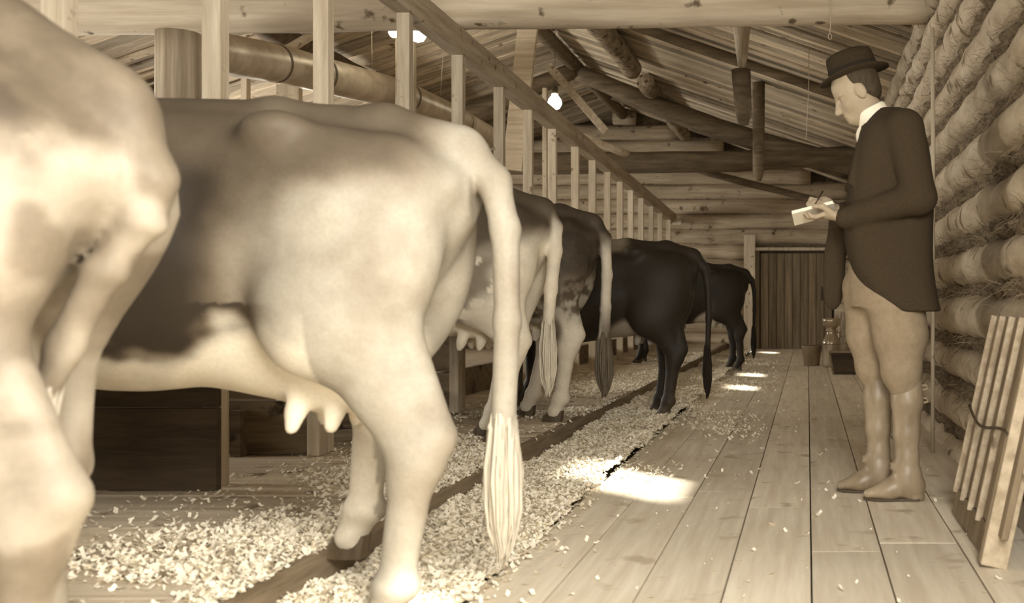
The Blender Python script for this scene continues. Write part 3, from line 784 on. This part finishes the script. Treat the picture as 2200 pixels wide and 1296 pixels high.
    # darker skin tone of the lower teats etc. comes with the coat function
    P0 = V.copy(); P0[:, 2] -= L
    val = coat(P0) * (1 + .34 * (fbm(P0 * 13 + 31, 3) - .5) + .16 * (fbm(P0 * 38 + 3, 2) - .5))
    if us:
        um = blob(P0, (ux, 0, uz - .01), (.30 * us, .20, .20), .25, .1) * (P0[:, 2] < uz + .10)
        val = mixv(val, udder_v, np.clip(um * 1.5, 0, 1))
    ca = me.color_attributes.new('coat', 'FLOAT_COLOR', 'POINT'); ca.data.foreach_set('color', T3(np.clip(val, .02, .92)).astype(np.float32).ravel())
    # switch of the tail: a tapering bundle of hair
    x, y, z, r = tl[-1]; r *= tailw; x0, y0, z0, _ = tl[-2]
    dv = Vector((x - x0, y - y0, z - z0)).normalized() * .05
    base = Vector((x, y, z + L)); pts = []; rad = []
    for i, (t, rr) in enumerate(((-.6, .9), (0, 1.05), (1.2, 1.3), (2.6, 1.55), (4.0, 1.65), (5.4, 1.4), (6.6, .85), (7.4, .2))):
        q = base + dv * min(t, 1.0) + Vector((0, 0, -.05)) * max(0, t - 1.0); pts.append(q); rad.append(r * rr)
    if switch_v is not None:
        # a core with many separate locks hanging round it
        Vt, ft = tube_data(pts, [q_ * .62 for q_ in rad], seg=10, sub=3); Vt = Vt.tolist(); sr = random.Random(11)
        for q_ in range(60):
            an = sr.uniform(0, 6.283); k_ = sr.uniform(.45, 1.0); ln = sr.uniform(.72, 1.06); lp = []
            for t_ in (0, .2, .45, .7, .88, 1):
                f_ = t_ * ln * (len(pts) - 1); i_ = min(int(f_), len(pts) - 2); c_ = pts[i_].lerp(pts[i_ + 1], f_ - i_)
                rr_ = rad[i_] + (rad[i_ + 1] - rad[i_]) * min(1, f_ - i_); rr_ = max(rr_, r * .5)
                lp.append(c_ + Vector((math.cos(an), math.sin(an), 0)) * rr_ * k_ * .92 + Vector((sr.uniform(-.004, .004), sr.uniform(-.004, .004), 0)))
            v2, f2 = tube_data(lp, [r * .22, r * .24, r * .22, r * .18, r * .12, r * .03], seg=4, caps=False); b0_ = len(Vt)
            Vt += v2.tolist(); ft += [tuple(b0_ + w_ for w_ in fc) for fc in f2]
        key = 'switch_%.2f' % switch_v
        sm = bpy.data.materials.get(key) or mat_grain(key, switch_v * .7, switch_v, (70, 70, 8), .8, .4, 0)
        for nd in sm.node_tree.nodes:
            if nd.type == 'VALTORGB':
                for e_, k_ in zip(nd.color_ramp.elements, (.7, 1)): e_.color = T3(switch_v * k_)
        link('tail_switch', mesh_from('tail_switch', Vt, ft, True), sm, root)
    for s_, (hx, fx, fz) in zip((1, -1), hind): hoof(root, (fx + (shear * .32 if s_ < 0 else 0), s_ * .155, fz - .002), 1.0)
    for s_ in (1, -1): hoof(root, (1.335, s_ * .17, front - .002), 1.0)
    for s_ in (1, -1):
        tube('horn', [(1.99, s_ * .07, 1.30 + L), (1.99, s_ * .15, 1.34 + L), (2.05, s_ * .21, 1.39 + L)], [.028, .022, .008], M['horn'], root, seg=8, sub=3)
    return root

def coat_A(p):                 # roan: mottled brown above, pale below
    v = .235 - .08 * (fbm(p * 9, 3) - .5)
    top = sstep(.98, 1.16, p[:, 2] + (fbm(p * 11 + 3, 3) - .5) * .22)
    v = mixv(v, .045 + .10 * sstep(.45, .68, fbm(p * 26 + 8, 3)), top * .95)
    v = mixv(v, .11, .8 * sstep(.48, .62, fbm(p * 8 + 2, 3)))
    return v
def coat_B(p):                 # pale with grey brown rump and dark ribs, white belly
    x, z = p[:, 0], p[:, 2]
    v = .31 + 0 * x
    v = mixv(v, .21, .6 * sstep(.42, .7, fbm(p * 6 + 5, 3)))
    rump = sstep(.99, 1.16, z + .10 * np.clip(x - .25, 0, 1) + (fbm(p * 5, 3) - .5) * .22) * sstep(.0, .14, x)
    v = mixv(v, .09, rump * .95)
    side = blob(p, (.30, .30, 1.02), (.12, .3, .10), .5, .3); v = mixv(v, .40, side * .5)
    flank = sstep(.40, .58, x + (fbm(p * 4 + 9, 3) - .5) * .2); v = mixv(v, .17, flank * .75)
    dark = sstep(.46, .62, x + .25 * np.clip(.85 - z, -1, 1) * -1 * 0 + (fbm(p * 5 + 1, 3) - .5) * .18 + .10 * (z < .8))
    v = mixv(v, .03, dark * sstep(1.33, 1.12, z + (fbm(p * 7 + 4, 2) - .5) * .15))
    v = mixv(v, .085, dark * sstep(1.12, 1.3, z) * .9)
    belly = sstep(.70, .62, z - .08 * sstep(.75, .45, x) + (fbm(p * 9 + 6, 3) - .5) * .16) * (x > .30)
    v = mixv(v, .55, belly)
    return v
def coat_C(p):                 # brown back, white legs, flecked side
    x, z = p[:, 0], p[:, 2]
    v = .62 + 0 * x
    top = sstep(.86, 1.02, z - .10 * sstep(.2, .05, x) + (fbm(p * 4, 3) - .5) * .25); v = mixv(v, .07, top)
    side = sstep(.20, .32, x + .30 * (z - .75) + (fbm(p * 6 + 2, 3) - .5) * .2) * sstep(.55, .66, z)
    v = mixv(v, np.where(fbm(p * 15 + 2, 3) > .60, .6, .20), side * (1 - top))
    v = mixv(v, .09, top * sstep(.2, .35, x) * .7)
    for c in ((.22, .17, .52), (.16, .155, .46), (.27, .15, .40)): v = mixv(v, .30, blob(p, c, (.035, .1, .045), .5, .2))
    tailm = sstep(-.02, -.045, x) * sstep(1.22, 1.05, z + (fbm(p * 12, 2) - .5) * .15); v = mixv(v, .62, tailm)
    return v
def coat_D(p):                 # dark roan fading into pale legs with dark spots
    x, z = p[:, 0], p[:, 2]
    f = fbm(p * 22, 3)
    v = .60 + 0 * x
    roan = sstep(.50, .66, z + (fbm(p * 6, 3) - .5) * .2); v = mixv(v, .10 + .26 * sstep(.44, .62, f), roan)
    dk = sstep(.70, .95, z + (fbm(p * 5 + 1, 3) - .5) * .2); v = mixv(v, .045, dk * .94)
    v = mixv(v, .08, blob(p, (.24, .16, .45), (.05, .2, .07), .4, .2)); v = mixv(v, .12, blob(p, (.2, .16, .57), (.05, .2, .09), .5, .4))
    tailm = sstep(-.03, -.05, x) * sstep(1.16, .98, z + (fbm(p * 12, 2) - .5) * .12); v = mixv(v, mixv(.58, .17, sstep(.76, .54, z)), tailm)
    return v
def coat_E(p):                 # black, the sheen along the top of its back painted into the coat
    x, z = p[:, 0], p[:, 2]
    v = .022 + .01 * fbm(p * 6, 2)
    pale = sstep(1.22, 1.27, z + (fbm(p * 5, 3) - .5) * .08) * sstep(.46, .56, x) ; v = mixv(v, .20, pale)
    v = mixv(v, .07, sstep(.5, .2, z) * sstep(.45, .6, fbm(p * 7, 2)))
    return v
def coat_F(p): return .018 + .008 * fbm(p * 6, 2)

cow('mottled roan cow nearest on the left, cut off by the picture edge', (-1.19, 1.80, 0), 178, 1.06, .012, coat_A, hind=((.02, .11, -.02), (.17, .22, -.02)), bone=1.22, drop=.10, shear=.26, udder=(.48, .70, .9), tail=[(.10, 0, 1.235, .05), (.01, 0, 1.21, .046), (-.035, .005, 1.12, .040), (-.03, .015, 1.0, .034), (.02, .03, .86, .030), (.085, .035, .72, .026), (.12, .035, .64, .02)], switch_v=.40)
cow('pale cow with grey brown rump, dark ribs and a full white udder', (-.975, 2.93, 0), 180, 1.05, .012, coat_B, hind=((.04, .165, -.065), (.27, .38, PLAT - .03)), bone=1.3, udder=(.44, .635, 1.25), tail=[(.10, 0, 1.235, .045), (.0, 0, 1.215, .044), (-.075, 0, 1.13, .038), (-.105, 0, 1.0, .034), (-.11, 0, .75, .031), (-.10, 0, .47, .030)], switch_v=.55, tailw=1.12, udder_v=.70)
cow('white legged cow with a brown back behind the pale cow', (-1.41, 5.55, 0), 180, 1.03, .014, coat_C, hind=((.10, .21, PLAT), (.22, .36, PLAT)), bone=1.15, lift=.085, udder=(.44, .70, .9), tail=[(.10, 0, 1.235, .045), (.0, 0, 1.21, .042), (-.04, 0, 1.13, .038), (-.045, .02, 1.0, .036), (-.03, .05, .80, .034), (-.02, .06, .62, .03)], switch_v=.6)
cow('dark backed roan cow with a long pale tail and spotted hock', (-1.35, 6.52, 0), 180, 1.03, .014, coat_D, hind=((.09, .21, PLAT), (.30, .46, PLAT)), bone=1.15, lift=.085, udder=(.46, .70, .8), tail=[(.10, 0, 1.235, .045), (.0, 0, 1.215, .042), (-.06, 0, 1.13, .036), (-.07, 0, .9, .033), (-.06, 0, .7, .034), (-.055, 0, .52, .036)], switch_v=.16, tailw=1.0)
cow('black cow with a sheen painted along its back and pinkish udder', (-.82, 7.5, 0), 180, .965, .016, coat_E, hind=((.10, .22, 0), (.20, .32, 0)), bone=1.2, udder=(.44, .68, .9), udder_v=.28, switch_v=.03)
cow('farthest cow, all black, near the plank door', (-.76, 12.75, 0), 180, .985, .02, coat_F, hind=((.04, .10, 0), (.14, .22, 0)), bone=1.2, udder=(.42, .66, .9), udder_v=.4, switch_v=.03)

# ------------------------------------------------------------------ the man writing in a notebook
MD = 4.45
def Q(x, y, dd=0): return np.array(P(x, y, MD) + Vector((0, dd, 0)))
man = tag(empty('person', (Q(1920, 1075)[0], MD, 0)), 'man in dark coat, hat, pale breeches and tall boots writing in a notebook', 'person')
def mpart(name, sdf, mat, parent=man):
    v, q = sdf.mesh(); me = mesh_np(name, v - np.array(parent.location), q); return link(name, me, mat, parent)
# body: head, neck, trunk, arms, legs and hands in one skin
g = Sdf((-.14, MD - .36, .02), (.62, MD + .36, 1.90), .0055)
hc = Q(1838, 198); ta = math.radians(30)
hf = np.array([-math.cos(ta), 0, -math.sin(ta)]); hu = np.array([-math.sin(ta), 0, math.cos(ta)]); hy = np.array([0, -1., 0])
HM = [hf, hy, hu]
def H(a, b_, c): return hc + hf * a + hy * b_ + hu * c
g.ell(H(-.01, 0, .03), (.102, .078, .095), .02, M=HM)
g.ell(H(.022, 0, -.05), (.075, .062, .085), .03, M=HM)
g.ell(H(.062, 0, -.100), (.028, .030, .024), .025, M=HM)
g.cone(H(.088, 0, .0), H(.112, 0, -.042), .009, .014, .014)
for s_ in (1, -1):
    g.ell(H(.070, s_ * .032, -.002), (.020, .016, .013), .012, '-', M=HM)
    g.ell(H(.066, s_ * .032, -.004), (.013, .014, .011), .006, M=HM)
    g.cone(H(.082, s_ * .012, .016), H(.074, s_ * .048, .016), .008, .007, .012)
    g.ell(H(.055, s_ * .045, -.04), (.022, .02, .02), .025, M=HM)
    g.ell(H(-.012, s_ * .078, -.018), (.024, .010, .035), .008, M=HM)
g.cone(H(.086, .016, -.072), H(.086, -.016, -.072), .009, .009, .008)
g.cone(H(.082, .014, -.084), H(.082, -.014, -.084), .009, .009, .008)
g.cone(Q(1862, 228), Q(1898, 290), .058, .065, .03)
g.loft(2, [(Q(0, 620)[2], Q(1912, 0)[0], MD, .12, .165), (Q(0, 520)[2], Q(1912, 0)[0], MD, .115, .16), (Q(0, 400)[2], Q(1910, 0)[0], MD, .125, .175), (Q(0, 320)[2], Q(1908, 0)[0], MD, .115, .175), (Q(0, 275)[2], Q(1905, 0)[0], MD, .07, .14)], .04)
NW, FW = Q(1806, 471, -.14), Q(1800, 450, .11)      # wrists
g.chain([(Q(1932, 300, -.18), .065), (Q(1958, 437, -.235), .05), (NW, .030)], .03)
g.chain([(Q(1920, 300, .18), .065), (Q(1945, 430, .24), .05), (FW, .030)], .03)
g.chain([(Q(1905, 600, -.09), .11), (Q(1935, 815, -.1), .05), (Q(1942, 1000, -.1), .035), (Q(1940, 1035, -.1), .03)], .04)
g.chain([(Q(1880, 600, .09), .105), (Q(1884, 815, .1), .05), (Q(1890, 985, .1), .035), (Q(1888, 1010, .1), .03)], .04)
# near hand: palm up under the notebook, thumb on top
pal = Q(1780, 466, -.115)
g.cone(NW, pal, .027, .030, .012, sq=(1, 1.25, .75))
g.ell(pal, (.042, .042, .018), .012)
for i, (oy, l) in enumerate(((-.034, .050), (-.012, .064), (.011, .068), (.033, .060))):
    a = pal + np.array([-.030, oy, -.004]); b1 = a + np.array([-l * .5, .006, -.008]); b2_ = b1 + np.array([-l * .38, .008, .004]); b3 = b2_ + np.array([-l * .22, .004, .012])
    g.chain([(a, .0105), (b1, .0098), (b2_, .0090), (b3, .0078)], .006)
a = pal + np.array([.005, -.040, .008]); g.chain([(a, .014), (a + np.array([-.035, -.012, .022]), .012), (a + np.array([-.068, .004, .024]), .0095)], .008)
# far hand: writing hand curled round a pencil
pal2 = Q(1772, 436, .06)
g.cone(FW, pal2, .026, .028, .012, sq=(1, 1, 1.1))
g.ell(pal2, (.042, .024, .032), .012)
for i, (oz, l, oy) in enumerate(((.016, .058, -.010), (.004, .055, -.004), (-.010, .046, .004), (-.022, .038, .010))):
    a = pal2 + np.array([-.028, oy, oz]); b1 = a + np.array([-l * .55, -.016, -.002 + .006 * (i == 0)]); b2_ = b1 + np.array([-l * .22, -.020, -.024]); b3 = b2_ + np.array([l * .12, -.010, -.016])
    g.chain([(a, .0105), (b1, .0098), (b2_, .0088), (b3, .0075)], .006)
a = pal2 + np.array([-.012, -.024, .004]); g.chain([(a, .013), (a + np.array([-.030, -.022, .0]), .0115), (a + np.array([-.052, -.026, -.014]), .009)], .008)
mpart('body', g, M['skin'])
# breeches
g = Sdf((-.02, MD - .30, .42), (.66, MD + .30, 1.16), .009)
g.loft(2, [(Q(0, 660)[2], Q(1900, 0)[0], MD, .15, .165), (Q(0, 600)[2], Q(1900, 0)[0], MD, .155, .17), (Q(0, 530)[2], Q(1900, 0)[0], MD, .155, .165), (Q(0, 480)[2], Q(1910, 0)[0], MD, .14, .165)], .03)
g.chain([(Q(1916, 620, -.085), .135), (Q(1930, 720, -.10), .112), (Q(1932, 795, -.105), .082), (Q(1937, 826, -.105), .064)], .035)
g.chain([(Q(1872, 620, .085), .125), (Q(1872, 720, .10), .100), (Q(1882, 795, .105), .078), (Q(1887, 826, .105), .060)], .035)
for q_, dd in ((1912, -.16), (1860, .06)):
    g.cone(Q(q_, 690, dd), Q(q_ + 8, 800, dd + .03), .02, .03, .03)
mpart('breeches', g, M['breech'])
# boots
for nm, dd, sx in (('near', -.10, 0), ('far', .10, -53)):
    g = Sdf((.0, MD + dd - .12, -.005), (.62, MD + dd + .12, .56), .007)
    dpt = MD + dd; gy_ = lambda y: (y - VPY) * MD / dpt
    def B(x, zz, o=0): return np.array([(x + sx - VPX) / FPX * MD, MD + dd + o, zz])
    g.chain([(B(1941, .53), .068), (B(1944, .42), .066), (B(1943, .28), .054), (B(1944, .18), .048), (B(1944, .12), .052)], .02)
    g.ell(B(1955, .06), (.058, .044, .055), .03)
    g.cone(B(1940, .075), B(1905, .045), .052, .042, .04, sq=(1, .95, 1))
    g.cone(B(1905, .042), B(1862, .028), .038, .020, .03, sq=(1, 1.15, 1))
    g.ell(B(1960, .015), (.045, .036, .024), .008)
    for zz in (.135, .155): g.cone(B(1922, zz), B(1950, zz - .02), .03, .045, .012, sq=(1, 1, .35))
    bo = mpart('boot', g, M['leather'])
    sl = link('sole', mesh_from('sole', *(lambda ring: ([(B(x, 0)[0] - man.location.x, dd + yv, zz) for zz in (.001, .012) for (x, yv) in ring], [tuple(range(len(ring)))[::-1], tuple(len(ring) + i for i in range(len(ring)))] + [(i, (i + 1) % len(ring), len(ring) + (i + 1) % len(ring), len(ring) + i) for i in range(len(ring))]))([(1852, 0), (1866, -.026), (1890, -.044), (1925, -.032), (1968, -.034), (1980, 0), (1968, .034), (1925, .03), (1890, .044), (1866, .026)])), M['wire'], bo)
    for zz in (.485, .43):
        tube('pull_strap', [B(1968, zz) - np.array(man.location), B(1984, zz + .004) - np.array(man.location), B(1988, zz - .012) - np.array(man.location), B(1970, zz - .02) - np.array(man.location)], .006, M['breech'], bo, seg=6)
# coat with sleeves, cut away below, the far skirt hanging in front
g = Sdf((.03, MD - .40, .70), (.66, MD + .40, 1.72), .010)
rows = [(236, 1884, 1940, .07), (255, 1868, 1966, .135), (280, 1852, 1981, .195), (320, 1838, 1992, .215), (370, 1826, 1999, .215), (430, 1818, 2004, .205), (490, 1814, 2002, .20), (540, 1818, 2001, .205), (585, 1830, 2003, .215), (625, 1851, 2008, .225), (652, 1880, 2013, .232), (669, 1912, 2017, .235)]
st = []
for (y, xf, xb, hw) in rows[::-1]:
    a, b_ = Q(xf, y)[0], Q(xb, y)[0]; st.append((Q(0, y)[2], (a + b_) / 2, MD, (b_ - a) / 2, hw))
g.loft(2, st, .02, 3.2)
g.ell(Q(1792, 585, .19), (.042, .03, .165), .02); g.cone(Q(1806, 470, .17), Q(1792, 640, .19), .05, .035, .03, sq=(1, .6, 1))
g.chain([(Q(1934, 292, -.185), .085), (Q(1962, 437, -.245), .070), (Q(1816, 474, -.15), .048)], .022)
g.chain([(Q(1920, 292, .185), .085), (Q(1945, 432, .25), .070), (Q(1812, 452, .12), .046)], .022)
g.cone(Q(1880, 262), Q(1858, 222), .068, .062, .01, '-')     # neck opening
g.ell(Q(1842, 300), (.045, .05, .05), .02, '-')
# lapel, pocket flap and elbow folds
g.cone(Q(1858, 285, -.09), Q(1826, 400, -.15), .024, .016, .012, sq=(1, .5, 1)); g.cone(Q(1858, 285, .09), Q(1824, 400, .12), .024, .016, .012, sq=(1, .5, 1))
g.cone(Q(1925, 395, -.335), Q(1955, 388, -.335), .012, .010, .02, '-'); g.cone(Q(1905, 400, -.325), Q(1920, 440, -.335), .010, .008, .02, '-')
mpart('coat', g, M['tweed'])
# white stand collar and shirt front
ca, cb = Q(1890, 276), Q(1862, 226); ax_ = Vector(cb - ca).normalized(); rotq = ax_.to_track_quat('Z', 'Y').to_euler()
lathe('collar', [(.070, 0), (.076, .0), (.073, .075), (.068, .085), (.063, .075), (.064, .0)], M['linen'], man, Vector(ca) - man.location + ax_ * .012, 28, False, rotq)
g = Sdf((.14, MD - .1, 1.46), (.34, MD + .1, 1.72), .007); g.ell(Q(1856, 292), (.035, .045, .05), .01)
mpart('shirt_front', g, M['linen'])
# hair under the hat
g = Sdf((.08, MD - .13, 1.56), (.46, MD + .13, 1.98), .008)
g.ell(H(-.028, 0, .035), (.098, .082, .092), .01, M=HM); g.ell(H(.10, 0, -.06), (.11, .12, .13), .01, '-', M=HM); g.ell(H(-.06, 0, -.02), (.05, .07, .06), .02, M=HM)
mpart('hair', g, M['hair'])
# hat
hat = lathe('hat', [(.155, -.004), (.158, .004), (.118, .010), (.108, .016), (.106, .05), (.104, .085), (.098, .102), (.075, .112), (.040, .106), (.004, .102)], M['felt'], man, (0, 0, 0), 40)
hat.scale = (1, .80, 1); hat.location = Vector(Q(1836, 164)) - man.location
hat.rotation_euler = (0, -math.radians(17), 0)
hv = hat.data.vertices
for v in hv:
    if v.co.z < .011: v.co.z += .016 * (abs(v.co.y) / .15) ** 2 * (1 if v.co.length > .11 else .3)
bd = lathe('hat_band', [(.1095, .014), (.1085, .045)], M['band'], hat, (0, 0, 0), 40, False)
# notebook in his hand and pencil
nb = tag(empty('notebook', Q(1748, 460, -.06)), 'white notebook held open in the hands of the man', 'notebook')
bbox_mesh('cover', (0, 0, -.007), (.185, .125, .004), M['linen'], nb, .001); bbox_mesh('page', (-.001, 0, .001), (.180, .120, .012), M['paper'], nb, .002)
nb.rotation_euler = (math.radians(-20), math.radians(-14), 0)
pc = tag(tube('pencil', [Q(1741, 458, -.045), Q(1768, 408, .055)], [.0035, .0035], M['darkwood'], None, seg=6), 'dark pencil in the writing hand of the man', 'pencil')

# ------------------------------------------------------------------ things along the aisle
# slatted panel leaning on the right wall
sp_a, sp_b = Vector((.60, 4.06, .0)), Vector((.60, 3.24, .0))            # bottom edge
topv = Vector((.165, .02, .735))                                          # up and back against the logs
sp = tag(empty('slatted_panel', (sp_a + sp_b) / 2), 'wooden slatted panel leaning on the log wall', 'panel')
ud = topv.normalized(); along = (sp_b - sp_a).normalized(); nrm = along.cross(ud).normalized()
def bar(name, s0, s1, h0, h1, t0, t1, mat):
    """piece spanning s along the base, h up the lean, t out of the plane"""
    v = []
    for hh in (h0, h1):
        for (s_, t_) in ((s0, t0), (s1, t0), (s1, t1), (s0, t1)):
            v.append(sp_a + along * s_ + ud * hh + nrm * t_ - sp.location)
    m_ = mesh_from(name, v, [(3, 2, 1, 0), (4, 5, 6, 7), (0, 1, 5, 4), (1, 2, 6, 5), (2, 3, 7, 6), (3, 0, 4, 7)])
    bm = bmesh.new(); bm.from_mesh(m_); bmesh.ops.recalc_face_normals(bm, faces=bm.faces); bmesh.ops.bevel(bm, geom=bm.edges, offset=.003, segments=1, affect='EDGES'); bm.to_mesh(m_); bm.free()
    return link(name, m_, mat, sp)
SPL = (sp_b - sp_a).length; sgn = -1 if nrm.x > 0 else 1
for i in range(5):
    s0 = .01 + i * .178
    bar('slat', s0, s0 + .165, .10, .80, 0, sgn * .022, M['panel'])
    bar('batten', s0 - .004, s0 + .014, .085, .80, sgn * .022, sgn * .046, M['rail'])
bar('bottom_rail', 0, SPL, .005, .10, -sgn * .01, sgn * .03, M['panel'])
bar('end_board', SPL - .055, SPL - .03, .0, .82, -sgn * .03, sgn * .055, M['panel']); bar('end_board', SPL - .015, SPL + .010, .0, .82, -sgn * .03, sgn * .055, M['rail'])
bar('top_rail', 0, SPL, .77, .83, -sgn * .03, 0, M['rail'])
tube('wire', [sp_a + along * s_ + ud * (.43 - .03 * math.sin(s_ * 6) - .05 * s_) + nrm * sgn * .052 - sp.location for s_ in np.linspace(0, SPL, 12)], .006, M['wire'], sp, seg=6)

# milk can with its strainer
c = P(1786, 788, 13.35); c.z = 0
cn = tag(empty('milk_can', c), 'shiny milk can with a wide strainer bowl on top', 'milk can')
lathe('body', [(.10, 0), (.115, .004), (.118, .02), (.118, .30), (.120, .31), (.116, .33), (.085, .40), (.066, .43), (.064, .47), (.078, .485)], M['tin'], cn, seg=28)
for z in (.03, .30): tube('hoop', [(math.cos(q) * .120, math.sin(q) * .120, z) for q in np.linspace(0, 6.2832, 29)], .004, M['tindark'], cn, seg=6)
for s_ in (1, -1): tube('handle', [(s_ * .07, 0, .44), (s_ * .115, 0, .455), (s_ * .125, 0, .40), (s_ * .10, 0, .36)], .008, M['tindark'], cn, seg=6, sub=2)
stn = lathe('strainer', [(.055, .47), (.060, .50), (.095, .53), (.112, .545), (.116, .60), (.120, .635), (.114, .635), (.108, .56)], M['tin'], cn, seg=28)
# bucket
def bucket(x, y, d, label, rt, rb, hh, mat, name='bucket', yaw=0):
    c = P(x, y, d); c.z = 0.0
    t = tag(empty(name, c), label, 'bucket'); t.rotation_euler = (0, 0, yaw)
    lathe('pail', [(.01, .008), (rb, .008), (rb + .002, 0), (rb + .006, .006), (rt, hh), (rt + .006, hh + .004), (rt + .004, hh - .006), (rb, .02), (.01, .02)], mat, t, seg=28)
    tube('handle', [(math.cos(q) * rt, -.10 * math.sin(q) - .01, hh - .01 + .02 * math.sin(q)) for q in np.linspace(0, 3.1416, 13)], .004, M['wire'], t, seg=6)
    return t
bucket(1744, 786, 13.6, 'open tin pail standing left of the milk can', .135, .098, .265, M['tindark'], yaw=.6)
# box trough in front of the can
c = P(1826, 803, 12.1); c.z = 0
bx = tag(empty('wooden_box', c), 'dark wooden box with its lit end painted paler in front of the milk can', 'box')
W2, D2, H2 = .23, .16, .255
for (nm, pts_, mt) in (('side', [(-W2 + .04, -D2), (W2 - .04, -D2)], M['darkwood']), ('side', [(-W2 + .04, D2), (W2 - .04, D2)], M['darkwood']), ('end', [(-W2 + .04, -D2), (-W2 + .04, D2)], M['manger']), ('end', [(W2 - .04, -D2), (W2 - .04, D2)], M['manger'])):  # ends take a lighter wood: the light on them is put into the colour
    (x0, y0), (x1, y1) = pts_; sx0 = 1.22 if True else 1
    v = [(x0, y0, 0), (x1, y1, 0), (x1 * sx0, y1, H2), (x0 * sx0, y0, H2)]; nx_ = Vector((x1 - x0, y1 - y0, 0)).cross(Vector((0, 0, 1))).normalized() * .02
    v += [tuple(Vector(q) - nx_ * (1 if True else -1)) for q in v]
    m_ = mesh_from(nm, v, [(0, 1, 2, 3), (7, 6, 5, 4), (0, 4, 5, 1), (1, 5, 6, 2), (2, 6, 7, 3), (3, 7, 4, 0)]); bm = bmesh.new(); bm.from_mesh(m_); bmesh.ops.recalc_face_normals(bm, faces=bm.faces); bm.to_mesh(m_); bm.free()
    link(nm, m_, mt, bx)
box('bottom', (0, 0, .012), (2 * W2 - .09, 2 * D2 - .02, .02), M['darkwood'], bx)
for s_ in (-1, 1): box('rim', (0, s_ * D2, H2 + .006), (2.3 * W2 - .06, .03, .014), M['tindark'], bx)
# tools and a sack against the wall behind the box
for (x0, y0, x1, y1, d, lb) in ((1800, 778, 1806, 668, 14.4, 'thin tool handle leaning behind the milk can'), (1818, 776, 1812, 672, 14.6, 'second tool handle leaning on the wall behind the milk can')):
    tag(tube('tool_handle', [P(x0, y0, d), P(x1, y1, d)], .014, M['board'], None, seg=8), lb, 'handle')
g = Sdf((.34, 13.7, .0), (.76, 14.5, .85), .02); c0 = P(1826, 0, 14.1).x
g.ell((c0, 14.1, .33), (.13, .2, .33), .05); g.cone((c0 + .02, 14.1, .55), (c0 + .02, 14.1, .74), .09, .05, .08); g.ell((c0 - .03, 13.95, .14), (.12, .14, .15), .08)
v, q = g.mesh(); sk = tag(link('sack', mesh_np('sack', v, q), M['manger']), 'dark lumpy sack against the log wall beside the milk can', 'sack')
